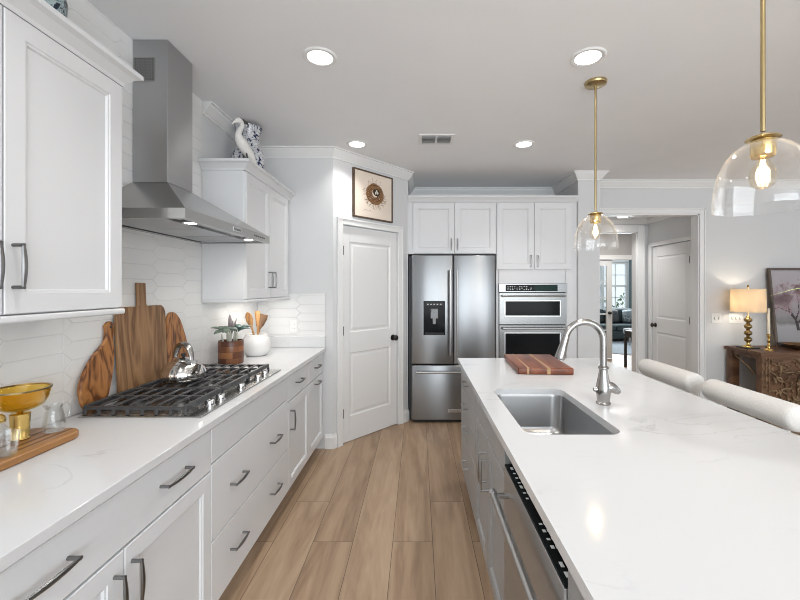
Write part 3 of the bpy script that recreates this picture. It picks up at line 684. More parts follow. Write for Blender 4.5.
# refrigerator
fr = thing('refrigerator', 'stainless french-door refrigerator with dispenser and bottom freezer', 'refrigerator', (0.38, 4.2, 0), 0)
def W_(bm): return bm
obj('body', bbox(-0.102, 0.826, 4.287, 4.93, 0.02, 1.795), 'fridge_side', fr, local=False)  # dark body widened past the door to stand for the gap's shade
def steel_front(x0, x1, z0, z1, y0, y1, bev=0.012):
    return bbox(x0, x1, y0, y1, z0, z1, bev, 3)
dl = obj('door', steel_front(-0.07, 0.3755, 0.632, 1.804, 4.2, 4.283), 'fridge_steel', fr, local=False, smooth=True)
dr = obj('door', steel_front(0.3805, 0.83, 0.632, 1.804, 4.2, 4.283), 'fridge_steel', fr, local=False, smooth=True)
fz = obj('freezer_drawer', steel_front(-0.07, 0.83, 0.032, 0.622, 4.2, 4.283), 'fridge_steel', fr, local=False, smooth=True)
def bar_handle(p0, p1, off, m, parent, r=0.011, post=0.035):
    bm = B(); a, b_ = Vector(p0), Vector(p1); o_ = Vector(off); d = (b_-a).normalized()
    tube(bm, [a+o_, b_+o_], r, 14)
    for q in (a+d*post, b_-d*post):
        tube(bm, [q, q+o_*0.98], r*0.75, 10)
    for q, s in ((a+o_, -1), (b_+o_, 1)): tube(bm, [q-d*0.012*(1 if s < 0 else 1), q+d*0.012], r*1.25, 14)
    return obj('handle', bm, m, parent, local=False, smooth=True)
mat('handle_dark', (0.20, 0.20, 0.205), 0.25, 1.0)
bar_handle((0.343, 4.2, 0.75), (0.343, 4.2, 1.63), (0, -0.055, 0), 'pull_satin', dl)
bar_handle((0.413, 4.2, 0.75), (0.413, 4.2, 1.63), (0, -0.055, 0), 'pull_satin', dr)
bar_handle((-0.01, 4.2, 0.555), (0.77, 4.2, 0.555), (0, -0.055, 0), 'pull_satin', fz)
X = lambda px, Y=4.2: (px-418)*Y/392
Z = lambda py, Y=4.2: 1.45-(py-288)*Y/392
dp = obj('dispenser', bbox(X(423.5), X(445), 4.192, 4.21, Z(335), Z(301), 0.003, 2), 'black_glass', fr, local=False)
bm = B(); box(bm, X(425.5), X(443.5), 4.1905, 4.193, Z(306), Z(302.2)); obj('control_strip', bm, 'dark_plastic', dp, local=False)
bm = B()
for k in range(5): box(bm, X(427+3.2*k), X(428.6+3.2*k), 4.1895, 4.191, Z(304.6), Z(303.8))
obj('panel_lettering', bm, 'icon_white', dp, local=False)
bm = B(); box(bm, X(430.5), X(438), 4.183, 4.193, Z(318.5), Z(308.5), 0.003, 2); box(bm, X(431.5), X(437), 4.176, 4.193, Z(312), Z(309.5), 0.002, 1); box(bm, X(432.6), X(435.8), 4.18, 4.193, Z(324), Z(318), 0.002, 1); obj('nozzle', bm, 'hinge_grey', dp, local=False)
bm = B(); box(bm, X(425), X(444), 4.176, 4.193, Z(334.5), Z(332.5), 0.002, 1)
obj('drip_tray', bm, 'dark_plastic', dp, local=False)
bd = obj('badge', bbox(X(448), X(461), 4.1965, 4.2, Z(412.3), Z(409.3), 0.001, 1), 'badge_silver', fr, local=False)
text_part('lettering', 'KitchenAid', 0.026, WM[fr.name].inverted() @ Matrix.Translation(((X(448)+X(461))/2, 4.1962, Z(410.8))) @ FRONT, 'badge_ink', bd)
obj('toe_grille', bbox(-0.05, 0.81, 4.25, 4.28, 0.002, 0.03), 'fridge_side', fr, local=False)

# double wall oven (microwave over oven)
ov = thing('wall_oven', 'stainless double wall oven with microwave above, built into tall cabinet', 'oven', (1.25, 4.285, 0.36), 0)
oy = 4.27
obj('body', bbox(0.886, 1.617, 4.30, 4.90, 0.365, 1.49), 'fridge_side', ov, local=False)
X3 = lambda px: (px-418)*oy/392
Z3 = lambda py: 1.45-(py-288)*oy/392
cp = obj('control_panel', bbox(0.881, 1.622, oy, 4.31, 1.402, 1.50, 0.003, 2), 'oven_steel', ov, local=False)
obj('display', bbox(0.955, 1.52, oy-0.002, oy+0.002, 1.415, 1.485), 'black_panel', cp, local=False)
obj('display_screen', bbox(1.27, 1.515, oy-0.003, oy+0.001, 1.42, 1.48), 'display_green', cp, local=False)
bm = B(); random.seed(3)
for k in range(11):
    for j in range(3):
        if random.random() < 0.75: box(bm, 0.975+k*0.025, 0.975+k*0.025+random.choice((0.008, 0.014)), oy-0.0028, oy-0.0015, 1.428+j*0.018, 1.434+j*0.018)
obj('panel_lettering', bm, 'icon_white', cp, local=False)
def oven_door(z0, z1, wz0, wz1):
    d = obj('door', bbox(0.885, 1.618, oy, 4.31, z0, z1, 0.003, 2), 'oven_steel', ov, local=False)
    bm = B()
    for a in ((0.940, 1.556, wz1, wz1+0.012), (0.940, 1.556, wz0-0.012, wz0), (0.940, 0.952, wz0, wz1), (1.544, 1.556, wz0, wz1)): box(bm, a[0], a[1], oy-0.005, oy+0.001, a[2], a[3], 0.002, 1)
    obj('window_trim', bm, 'badge_silver', d, local=False)
    obj('window', bbox(0.952, 1.544, oy-0.003, oy+0.001, wz0, wz1), 'black_glass', d, local=False)
    bar_handle((0.925, oy, z1-0.032), (1.575, oy, z1-0.032), (0, -0.05, 0), 'pull_satin', d, r=0.010, post=0.02)
oven_door(1.052, 1.396, 1.150, 1.305)
oven_door(0.37, 1.045, 0.55, 0.955)

# ------------------------------------------------------------------ island
IX = 0.327+0.02
cabinet('grey island cabinet, four-drawer stack at the end toward the refrigerator', (IX, 2.965, 0), -R90, 0.735, 0.62, 0, ZT,
        [('drawer', 0, 0.735, 0.742, 0.868, ('h', 0.36, 0.812)), ('drawer', 0, 0.735, 0.590, 0.736, ('h', 0.36, 0.665)), ('drawer', 0, 0.735, 0.425, 0.584, ('h', 0.36, 0.508)), ('drawer', 0, 0.735, 0.115, 0.419, ('h', 0.36, 0.275))], 0.105, 'island_grey', 'pull_satin', 'cabinets of the kitchen island')
cabinet('grey island sink cabinet with a pair of upright door handles', (IX, 2.228, 0), -R90, 0.752, 0.62, 0, ZT,
        [('drawer', 0, 0.752, 0.742, 0.868), ('door', 0, 0.375, 0.115, 0.736, ('v', 0.335, 0.585, 0.15, -0.02, 0.034)), ('door', 0.377, 0.752, 0.115, 0.736, ('v', 0.417, 0.585, 0.15, -0.02, 0.034))], 0.105, 'island_grey', 'pull_satin', 'cabinets of the kitchen island', hollow=True)
cabinet('grey island cabinet beside the dishwasher, away from the sink', (IX, 0.858, 0), -R90, 0.45, 0.62, 0, ZT,
        [('door', 0, 0.45, 0.115, 0.868, ('v', 0.05, 0.72))], 0.105, 'island_grey', 'pull_satin', 'cabinets of the kitchen island')
ib = thing('island_back_panel', 'grey panelled back of the island facing the stools', 'panel', (0.98, 1.7, 0))
obj('panel', bbox(0.970, 1.0, 0.408, 2.965, 0.001, ZT), 'island_grey', ib, local=False)
bm = B()
for k in range(5):
    y = 0.408+k*(2.557-0.07)/4; box(bm, 1.0005, 1.012, y, y+0.07, 0.13, ZT-0.07)
box(bm, 1.0005, 1.012, 0.408, 2.965, 0.001, 0.13); box(bm, 1.0005, 1.012, 0.408, 2.965, ZT-0.07, ZT)
obj('panel_frame', bm, 'island_grey', ib, local=False)
# dishwasher
dw = thing('dishwasher', 'stainless dishwasher with dark control strip along its top edge and bar handle', 'dishwasher', (0.33, 1.17, 0))
bm = B(); box(bm, 0.36, 0.93, 0.870, 1.460, 0.1, 0.784); box(bm, 0.44, 0.93, 0.870, 1.460, 0.784, 0.87); obj('body', bm, 'fridge_side', dw, local=False)
dd = obj('door', bbox(0.322, 0.358, 0.866, 1.466, 0.115, 0.785, 0.004, 2), 'dishwasher_steel', dw, local=False, smooth=True)
bar_handle((0.322, 0.90, 0.712), (0.322, 1.405, 0.712), (-0.052, 0, 0), 'pull_satin', dd, r=0.012, post=0.012)
bm = B(); box(bm, 0.323, 0.43, 0.867, 1.465, 0.786, 0.7925, 0.002, 1); random.seed(5)
for k in range(17):
    y = 0.89+k*0.033; w_ = random.choice((0.008, 0.012, 0.018))
    if 1.12 < y < 1.20 or random.random() < 0.15: continue
    box(bm, 0.337, 0.346, y, y+w_, 0.7924, 0.7930, mi=1)
    if random.random() < 0.6: box(bm, 0.350, 0.356, y, y+0.012, 0.7924, 0.7930, mi=1)
obj('control_strip', bm, ['black_panel', 'icon_white'], dw, local=False)
obj('toe_kick', bbox(0.40, 0.415, 0.866, 1.466, 0.001, 0.1), 'fridge_side', dw, local=False)
# island worktop with a rounded sink cut-out
def rrect(x0, x1, y0, y1, r, n=6):
    out = []
    for cx, cy, a in ((x1-r, y1-r, 0), (x0+r, y1-r, PI/2), (x0+r, y0+r, PI), (x1-r, y0+r, 1.5*PI)):
        out += [(cx+r*math.cos(a+PI/2*i/n), cy+r*math.sin(a+PI/2*i/n)) for i in range(n+1)]
    return out
IT = (0.302, 1.382, 0.38, 2.996); SK = (0.395, 0.758, 1.43, 2.080)
it = thing('island_countertop', 'white veined quartz island top with an undermount sink cut-out', 'countertop', (0.84, 1.7, 0.885))
bm = B()
hole = rrect(*SK, 0.055)
def plate(bm, z, flip):
    ov_ = [bm.verts.new((x, y, z)) for x, y in ((IT[0], IT[2]), (IT[1], IT[2]), (IT[1], IT[3]), (IT[0], IT[3]))]
    hv_ = [bm.verts.new((x, y, z)) for x, y in hole]
    es = [bm.edges.new((ov_[i], ov_[(i+1) % 4])) for i in range(4)] + [bm.edges.new((hv_[i], hv_[(i+1) % len(hv_)])) for i in range(len(hv_))]
    bmesh.ops.triangle_fill(bm, edges=es, use_beauty=True, use_dissolve=False)
    return ov_, hv_
t1 = plate(bm, 0.915, False); t0 = plate(bm, 0.885, True)
for a, b_ in zip(t1, t0):
    for i in range(len(a)):
        j = (i+1) % len(a); bm.faces.new((a[i], a[j], b_[j], b_[i]))
obj('slab', bm, 'quartz', it, local=False)
# sink
sk = thing('sink', 'stainless undermount single-bowl sink in the island', 'sink', (0.578, 1.76, 0.66))
bm = B()
def ring(ins, z, r): return [(x, y, z) for x, y in rrect(SK[0]-0.004+ins, SK[1]+0.004-ins, SK[2]-0.004+ins, SK[3]+0.004-ins, r)]
loops(bm, [ring(-0.025, 0.884, 0.07), ring(0.0, 0.884, 0.058), ring(0.002, 0.87, 0.058), ring(0.010, 0.72, 0.06), ring(0.018, 0.695, 0.065), ring(0.045, 0.68, 0.055), ring(0.12, 0.674, 0.03)], False, True)
steel('sink_steel', (0.44, 0.44, 0.44), 0.28, 'Y')
obj('bowl', bm, 'sink_steel', sk, local=False, smooth=True, angle=60)
bm = B(); lathe(bm, [(0.045, 0), (0.045, 0.003), (0.034, 0.0035), (0.03, 0.001), (0.0, 0.001)], (0.578, 1.78, 0.6745), 24); obj('drain', bm, 'chrome', sk, local=False, smooth=True)
# faucet
fa = thing('faucet', 'brushed nickel gooseneck pull-down faucet beside the sink', 'faucet', (0.856, 1.81, 0.915))
bm = B(); lathe(bm, [(0.031, 0), (0.032, 0.006), (0.027, 0.012), (0.029, 0.03), (0.031, 0.045), (0.034, 0.055), (0.033, 0.075), (0.029, 0.095), (0.023, 0.125), (0.019, 0.150), (0.018, 0.158), (0.023, 0.164), (0.023, 0.170), (0.017, 0.176)], seg=28)
obj('base', bm, 'nickel', fa, smooth=True)
bm = B(); pts = [(0, 0, 0.17), (0, 0, 0.26)] + arc((-0.088, 0, 0.290), 0.088, 0, PI*0.94, 18) 
tube(bm, pts, 0.0155, 16); obj('spout', bm, 'nickel', fa, smooth=True)
e = Vector(pts[-1]); dv = (e-Vector(pts[-2])).normalized()
bm = B(); tube(bm, [e-dv*0.004, e+dv*0.012, e+dv*0.03, e+dv*0.065, e+dv*0.095, e+dv*0.102], [0.0165, 0.018, 0.0175, 0.021, 0.0245, 0.023], 18); obj('spray_head', bm, 'nickel', fa, smooth=True)
bm = B(); tube(bm, [e+dv*0.102, e+dv*0.104], 0.020, 16); obj('aerator', bm, 'dark_plastic', fa)
bm = B(); tube(bm, smooth_path([(-0.03, 0, 0.068), (0.0, 0, 0.073), (0.03, -0.006, 0.078), (0.055, -0.012, 0.064), (0.066, -0.014, 0.054)]), interp([0.013, 0.026, 0.026, 0.017, 0.010], 24), 14); tube(bm, [(-0.045, 0, 0.066), (-0.028, 0, 0.068)], [0.009, 0.012], 12); obj('lever', bm, 'nickel', fa, smooth=True)
# cutting board on the island
cb = thing('cutting_board', 'dark walnut cutting board with pale strips lying on the island', 'cutting board', (0.80, 2.67, 0.915), math.radians(-3))
xs = [-0.165, -0.115, -0.103, -0.045, 0.01, 0.032, 0.095, 0.170]
def strips(bm, x0, x1, y0, y1, z0, z1): box(bm, x0, x1, y0, y1, z0, z1)
mats = ['walnut', 'maple_strip', 'walnut', 'walnut', 'maple_strip', 'walnut', 'walnut']
bm = B(); box(bm, -0.168, 0.172, -0.255, 0.255, 0.0005, 0.042, 0.008, 3); obj('board', bm, 'walnut', cb, smooth=True)
bm = B()
for a, b_ in ((-0.112, -0.100), (0.010, 0.030)): box(bm, a, b_, -0.2545, 0.2545, 0.002, 0.0424, 0.0, 1); box(bm, a, b_, -0.2555, -0.25, 0.006, 0.036)
obj('strip', bm, 'maple_strip', cb)
# bar stools with bolster backs
def stool(label, y):
    t = thing('bar_stool', label, 'stool', (1.57, y, 0), 0, 'bar stools along the island')
    bm = B(); hl = 0.255; r = 0.058
    prof = [(0.0, -hl-0.006), (r*0.75, -hl), (r*0.95, -hl+0.012), (r, -hl+0.03), (r, hl-0.03), (r*0.95, hl-0.012), (r*0.75, hl), (0.0, hl+0.006)]
    lathe(bm, prof, (0, 0, 0), 28); bm.transform(Matrix.Translation((0.02, 0, 0.902)) @ Matrix.Rotation(PI/2, 4, 'X')); obj('backrest', bm, 'stool_fabric', t, smooth=True, angle=50)
    bm = B(); box(bm, -0.40, 0.03, -0.225, 0.225, 0.60, 0.675, 0.03, 4); obj('seat', bm, 'stool_fabric', t, smooth=True)
    obj('seat_frame', bbox(-0.38, 0.01, -0.21, 0.21, 0.565, 0.6), 'stool_wood', t)
    for sx, sy in ((-0.36, -0.19), (-0.36, 0.19), (-0.01, -0.19), (-0.01, 0.19)):
        bm = B(); tube(bm, [(sx, sy, 0.566), (sx*1.04, sy*1.08, 0.0)], [0.018, 0.013], 10); obj('leg', bm, 'stool_wood', t, smooth=True)
    for sy in (-0.19, 0.19):
        bm = B(); tube(bm, [(0.0, sy, 0.60), (0.02, sy, 0.86)], 0.014, 10); obj('back_post', bm, 'stool_fabric', t, smooth=True)
    bm = B(); tube(bm, [(-0.365, -0.19, 0.22), (-0.365, 0.19, 0.22)], 0.012, 10); obj('footrest', bm, 'stool_wood', t, smooth=True)
    return t
s1 = stool('white bolster-back bar stool at the faucet end of the island', 2.49)
copy_thing(s1, (1.57, 1.88, 0), 'white bolster-back bar stool whose back shows in front of the carved console')

# ------------------------------------------------------------------ range hood
rh = thing('range_hood', 'stainless wall chimney range hood above the cooktop', 'range hood', (-1.2, 2.13, 1.745))
HX = WX+0.0092
bm = B()
def rz_(x0, x1, y0, y1, z): return [(x0, y0, z), (x1, y0, z), (x1, y1, z), (x0, y1, z)]
loops(bm, [rz_(HX, -0.99, 1.664, 2.596, 1.762), rz_(HX, -0.986, 1.66, 2.60, 1.762), rz_(HX, -0.986, 1.66, 2.60, 1.79), rz_(HX, -1.268, 1.985, 2.205, 1.985)], True, True)
obj('canopy', bm, 'steel_side', rh, local=False)
bm = B(); loops(bm, [rz_(HX, -0.986, 1.66, 2.60, 1.745), rz_(HX, -0.985, 1.659, 2.601, 1.7455), rz_(HX, -0.985, 1.659, 2.601, 1.789), rz_(HX, -0.987, 1.661, 2.599, 1.790)], False, False)
loops(bm, [rz_(HX, -0.985, 1.659, 2.601, 1.7455), rz_(HX+0.03, -1.01, 1.685, 2.575, 1.7455), rz_(HX+0.03, -1.01, 1.685, 2.575, 1.757)], False, True)
obj('lip', bm, 'steel_side', rh, local=False)
ch = obj('chimney', bbox(HX, -1.268, 1.985, 2.205, 1.986, CEIL-0.001, 0.002, 1), 'steel_up', rh, local=False)
bm = B()
gx0, gx1, gz0, gz1 = -1.435, -1.335, 2.50, 2.615
box(bm, gx0, gx1, 1.983, 1.9855, gz0, gz1)
obj('vent_backing', bm, 'vent_dark', ch, local=False)
bm = B()
for k in range(9): z = gz0+(gz1-gz0)*k/8; box(bm, gx0, gx1, 1.981, 1.9835, z-0.0022, z+0.0022)
for k in range(9): x = gx0+(gx1-gx0)*k/8; box(bm, x-0.0022, x+0.0022, 1.981, 1.9835, gz0, gz1)
obj('vent_grille', bm, 'pull_satin', ch, local=False)
bm = B()
for k in range(3):
    y0 = 1.70+k*0.293; box(bm, -1.40, -1.09, y0, y0+0.283, 1.749, 1.7565)
obj('filter', bm, 'steel_up', rh, local=False)
for y in (1.80, 2.42):
    bm = B(); lathe(bm, [(0.036, 0), (0.036, 0.006), (0.026, 0.006), (0.026, 0.003), (0, 0.003)], (-1.045, y, 1.7465), 20)
    hl = obj('hood_light', bm, 'chrome', rh, local=False, smooth=True)
    bm = B(); lathe(bm, [(0.025, 0.0), (0.025, 0.002)], (-1.045, y, 1.7462), 20); obj('lens', bm, 'hood_led', hl, local=False)
    l = bpy.data.lights.new('hood_lamp', 'SPOT'); l.energy = 4.0; l.spot_size = 2.3; l.spot_blend = 0.6; l.color = (1, 0.93, 0.82); l.shadow_soft_size = 0.03
    lo = bpy.data.objects.new('hood_lamp', l); COL.objects.link(lo); lo.location = (-1.045, y, 1.742)
SIDE = Matrix.Rotation(PI/2, 4, 'Z') @ FRONT      # facing +X
bd = obj('badge', bbox(-0.9855, -0.984, 2.09, 2.185, 1.756, 1.780), 'badge_silver', rh, local=False)
text_part('lettering', 'KitchenAid', 0.018, WM[rh.name].inverted() @ Matrix.Translation((-0.9838, 2.1375, 1.768)) @ SIDE, 'badge_ink', bd)
bm = B()
for k in range(6): box(bm, -0.9855, -0.984, 2.36+k*0.028, 2.376+k*0.028, 1.763, 1.772)
obj('button', bm, 'dark_plastic', rh, local=False)

# ------------------------------------------------------------------ gas cooktop
ck = thing('cooktop', 'stainless five-burner gas cooktop with black iron grates set in counter', 'cooktop', (-1.14, 2.08, 0.915))
CY0, CY1, CX0, CX1 = 1.61, 2.55, -1.400, -0.889
bm = B(); box(bm, CX0, CX1, CY0, CY1, 0.9155, 0.922, 0.003, 2); obj('tray', bm, 'steel_side', ck, local=False)
bm = B(); box(bm, CX0+0.02, CX1-0.085, CY0+0.02, CY1-0.02, 0.9222, 0.9235); obj('burner_well', bm, 'steel_side', ck, local=False)
for x, y, r in ((-1.27, 1.77, 0.042), (-1.07, 1.77, 0.034), (-1.17, 2.08, 0.055), (-1.27, 2.39, 0.042), (-1.07, 2.39, 0.034)):
    bm = B(); lathe(bm, [(r*1.3, 0), (r*1.3, 0.005), (r*1.05, 0.012), (r, 0.012), (r, 0.018), (0, 0.018)], (x, y, 0.9236), 24); bn = obj('burner', bm, 'hinge_grey', ck, local=False, smooth=True)
    bm = B(); lathe(bm, [(r*0.95, 0.0), (r*0.97, 0.005), (r*0.8, 0.009), (0, 0.009)], (x, y, 0.9417), 24); obj('burner_cap', bm, 'black_iron', bn, local=False, smooth=True)
GX0, GX1 = -1.385, -0.968
for k in range(3):
    y0 = CY0+0.012+k*(CY1-CY0-0.024)/3+0.002; y1 = CY0+0.012+(k+1)*(CY1-CY0-0.024)/3-0.002
    bm = B(); zt = 0.966; n = 8
    for i in range(n):
        x = GX0+(GX1-GX0)*i/(n-1)
        tube(bm, [(x, y0+0.002, 0.9238), (x, y0+0.006, 0.945), (x, y0+0.018, zt-0.009), (x, y0+0.035, zt-0.006), (x, y1-0.035, zt-0.006), (x, y1-0.018, zt-0.009), (x, y1-0.006, 0.945), (x, y1-0.002, 0.9238)], 0.0062, 8, flat=(1.25, 0.75))
    for y in (y0+0.008, (y0+y1)/2, y1-0.008):
        zz = 0.951 if y != (y0+y1)/2 else zt-0.009
        box(bm, GX0-0.005, GX1+0.005, y-0.006, y+0.006, zz-0.006, zz+0.006)
    for x in (GX0, GX1): box(bm, x-0.007, x+0.007, y0+0.004, y1-0.004, 0.938, 0.962, 0.003, 1)
    obj('grate', bm, 'black_iron', ck, local=False, smooth=True)
for y in (1.752, 1.846, 2.06, 2.275, 2.375):
    bm = B(); lathe(bm, [(0.023, 0), (0.023, 0.004), (0.019, 0.006), (0.0185, 0.024), (0.017, 0.027), (0, 0.027)], (-0.929, y, 0.9222), 24); kb = obj('knob', bm, 'chrome', ck, local=False, smooth=True)
    bm = B(); box(bm, -0.931, -0.927, y-0.016, y+0.016, 0.9495, 0.951); obj('pointer', bm, 'badge_ink', kb, local=False)

# ------------------------------------------------------------------ things on the range counter
# kettle
ke = thing('kettle', 'polished steel ribbed kettle standing on the gas cooktop', 'kettle', (-1.235, 2.065, 0.966), math.radians(-30))
bm = B(); seg = 64
prof = [(0.078, 0.0), (0.095, 0.005), (0.104, 0.022), (0.105, 0.04), (0.098, 0.062), (0.082, 0.084), (0.058, 0.100), (0.040, 0.105)]
rings = []
for r, z in prof:
    amp = 0.03*math.sin(PI*min(1, max(0, z/0.1)))
    rings.append([(r*(1+amp*math.cos(16*2*PI*k/seg))*math.cos(2*PI*k/seg), r*(1+amp*math.cos(16*2*PI*k/seg))*math.sin(2*PI*k/seg), z) for k in range(seg)])
loops(bm, rings); obj('body', bm, 'kettle_steel', ke, smooth=True, angle=60)
bm = B(); lathe(bm, [(0.043, 0.104), (0.043, 0.108), (0.034, 0.114), (0.012, 0.119), (0, 0.119)], seg=28); ld = obj('lid', bm, 'kettle_steel', ke, smooth=True)
bm = B(); lathe(bm, [(0.006, 0.118), (0.006, 0.126), (0.013, 0.131), (0.012, 0.139), (0, 0.142)], seg=16); obj('lid_knob', bm, 'dark_plastic', ld, smooth=True)
bm = B(); tube(bm, smooth_path([(0.085, 0, 0.045), (0.115, 0, 0.065), (0.135, 0, 0.095), (0.145, 0, 0.105)]), interp([0.022, 0.017, 0.012, 0.013], 18), 14); obj('spout', bm, 'kettle_steel', ke, smooth=True)
bm = B(); tube(bm, arc((0, 0, 0.10), 0.078, 0.12, PI-0.12, 18, ay=(0, 0, 1.16)), interp([0.007, 0.012, 0.015, 0.012, 0.007], 18), 12, flat=(0.8, 1.5)); obj('handle', bm, 'nickel', ke, smooth=True)

# boards leaning on the tiles (built flat in the plane of y and z, then leaned)
def outline_board(bm, pts, t, hole=None):
    """PTS outline (y, z); thickness t towards +x, softened edges."""
    n = len(pts); cy = sum(p[0] for p in pts)/n; cz = sum(p[1] for p in pts)/n
    def inn(d):
        out = []
        for i in range(n):
            a, b_, c = Vector(pts[i-1]), Vector(pts[i]), Vector(pts[(i+1) % n])
            tg = (c-a).normalized(); nm = Vector((-tg.y, tg.x)); out.append(b_+nm*d)
        return out
    area2 = sum(pts[i][0]*pts[(i+1) % n][1]-pts[(i+1) % n][0]*pts[i][1] for i in range(n))
    s = 1 if area2 > 0 else -1
    b = min(0.004, t*0.3)
    loops(bm, [[(0, p[0], p[1]) for p in inn(s*b)], [(b, p[0], p[1]) for p in pts], [(t-b, p[0], p[1]) for p in pts], [(t, p[0], p[1]) for p in inn(s*b)]])
def lean(bm, x, y, z, ang, roll=0):
    bm.transform(Matrix.Translation((x, y, z)) @ Matrix.Rotation(-ang, 4, 'Y') @ Matrix.Rotation(roll, 4, 'X'))
def closed_smooth(pts, k=5):
    P_ = [Vector(p) for p in pts]; n = len(P_); out = []
    for i in range(n):
        p0, p1, p2, p3 = P_[i-1], P_[i], P_[(i+1) % n], P_[(i+2) % n]
        for j in range(k):
            t = j/k; q = 0.5*((2*p1)+(p2-p0)*t+(2*p0-5*p1+4*p2-p3)*t*t+(3*p1-p0-3*p2+p3)*t**3); out.append((q.x, q.y))
    return out
L_ = math.radians(3)
pad = closed_smooth([(-0.045, 0.0), (0.02, 0.0), (0.055, 0.05), (0.085, 0.14), (0.100, 0.23), (0.098, 0.29), (0.105, 0.335), (0.100, 0.37), (0.078, 0.378), (0.058, 0.362), (0.058, 0.33), (0.045, 0.285), (-0.005, 0.245), (-0.06, 0.185), (-0.092, 0.12), (-0.092, 0.06), (-0.075, 0.018)])
bm = B(); outline_board(bm, pad, 0.018); lean(bm, WX+0.0300, 1.736, 0.9165, L_)
o = recenter(obj('paddle_board', bm, 'olive_wood', smooth=True)); tag(o, 'olive-wood paddle board leaning on tiles, the one toward the tray end', 'cutting board', 'wooden boards leaning on the tiles')
bm = B(); tube(bm, [(-0.002, 0.082, 0.352), (0.020, 0.082, 0.352)], 0.006, 12); 
bm.transform(WM[o.name].inverted() @ Matrix.Translation((WX+0.0300, 1.736, 0.9165)) @ Matrix.Rotation(-L_, 4, 'Y')); obj('hanging_hole', bm, 'slot_dark', o)
W2 = 0.177
rb = [(-W2+0.012, 0), (W2-0.012, 0), (W2, 0.012), (W2, 0.40), (W2-0.01, 0.425), (W2-0.03, 0.44), (0.035, 0.44), (0.028, 0.448), (0.028, 0.56), (-0.028, 0.56), (-0.028, 0.448), (-0.035, 0.44), (-W2+0.03, 0.44), (-W2+0.01, 0.425), (-W2, 0.40), (-W2, 0.012)]
bm = B(); outline_board(bm, rb, 0.020); lean(bm, WX+0.0350, 2.025, 0.9165, math.radians(2.5))
o = recenter(obj('serving_board', bm, 'mango_wood', smooth=True)); tag(o, 'tall rectangular wooden board with square handle leaning behind the cooktop', 'cutting board', 'wooden boards leaning on the tiles')
pad2 = closed_smooth([(-0.05, 0.0), (0.02, 0.0), (0.08, 0.03), (0.105, 0.10), (0.100, 0.19), (0.07, 0.28), (0.04, 0.345), (0.0, 0.385), (-0.045, 0.392), (-0.075, 0.365), (-0.085, 0.32), (-0.092, 0.22), (-0.105, 0.12), (-0.095, 0.04)])
bm = B(); outline_board(bm, pad2, 0.018); lean(bm, WX+0.0305, 2.313, 0.9165, L_)
o = recenter(obj('paddle_board', bm, 'olive_wood', smooth=True)); tag(o, 'olive-wood board with rounded top leaning on tiles behind the kettle', 'cutting board', 'wooden boards leaning on the tiles')

# striped wooden tray with glassware
tr = thing('serving_tray', 'striped wooden serving board lying on the counter under amber glassware', 'tray', (-1.29, 1.08, 0.915))
TX0, TX1, TY0, TY1, TZ = -1.42, -1.21, 0.72, 1.430, 0.9425
pts = rrect(TX0, TX1, TY0, TY1, 0.05, 8)
bm = B(); cx, cy = (TX0+TX1)/2, (TY0+TY1)/2
def sc_(s, z): return [(cx+(x-cx)*(1-s/0.1), cy+(y-cy)*(1-s/0.35), z) for x, y in pts]
loops(bm, [sc_(0.004, 0.9158), sc_(0, 0.921), sc_(0, TZ-0.005), sc_(0.003, TZ-0.001), sc_(0.006, TZ)]); obj('board', bm, 'tray_wood', tr, local=False, smooth=True)
bm = B()
for a, b_ in ((-1.255, -1.247), (-1.29, -1.278), (-1.335, -1.325)): box(bm, a, b_, TY0+0.003, TY1-0.012, TZ-0.003, TZ+0.0006)
obj('inlay_strip', bm, 'tray_dark', tr, local=False)
# amber footed bowl on a gold cup-shaped foot
ab = thing('footed_bowl', 'amber glass footed bowl with gold cup base on the striped board', 'bowl', (-1.335, 1.315, TZ+0.0008))
bm = B(); lathe(bm, [(0.024, 0), (0.026, 0.003), (0.024, 0.006), (0.025, 0.05), (0.027, 0.086), (0.024, 0.088), (0, 0.088)], seg=28); obj('base', bm, 'gold', ab, smooth=True)
bm = B(); lathe(bm, [(0.006, 0.088), (0.011, 0.092), (0.006, 0.096), (0.006, 0.098)], seg=16); obj('stem', bm, 'gold', ab, smooth=True)
bm = B(); lathe(bm, [(0.012, 0.098), (0.045, 0.102), (0.062, 0.113), (0.072, 0.135), (0.079, 0.165), (0.076, 0.165), (0.069, 0.135), (0.059, 0.116), (0.043, 0.106), (0.0, 0.102)], seg=36); bw = obj('bowl', bm, 'amber_glass', ab, smooth=True)
bm = B(); lathe(bm, [(0.0755, 0.1655), (0.081, 0.1655), (0.081, 0.1705), (0.0755, 0.1705), (0.0755, 0.1655)], seg=36, cap0=False, cap1=False); obj('rim', bm, 'old_gold', bw, smooth=True)
# clear pitcher
pi_ = thing('glass_pitcher', 'clear glass pitcher with loop handle on the striped board', 'pitcher', (-1.288, 1.388, TZ+0.0008), math.radians(75))
bm = B(); lathe(bm, [(r_*0.78, z_*0.80) for r_, z_ in [(0.034, 0), (0.040, 0.004), (0.042, 0.03), (0.036, 0.07), (0.027, 0.10), (0.030, 0.118), (0.028, 0.118), (0.025, 0.10), (0.033, 0.07), (0.038, 0.03), (0.034, 0.007), (0, 0.006)]], seg=28); obj('body', bm, 'clear_glass', pi_, smooth=True)
bm = B(); tube(bm, smooth_path([(0.021, 0, 0.080), (0.036, 0, 0.092), (0.050, 0, 0.078), (0.046, 0, 0.045), (0.032, 0, 0.025)]), 0.004, 10); obj('handle', bm, 'clear_glass', pi_, smooth=True)
bm = B(); tube(bm, [(-0.019, 0, 0.086), (-0.032, 0, 0.099)], [0.011, 0.005], 10, flat=(0.6, 1)); obj('spout', bm, 'clear_glass', pi_, smooth=True)
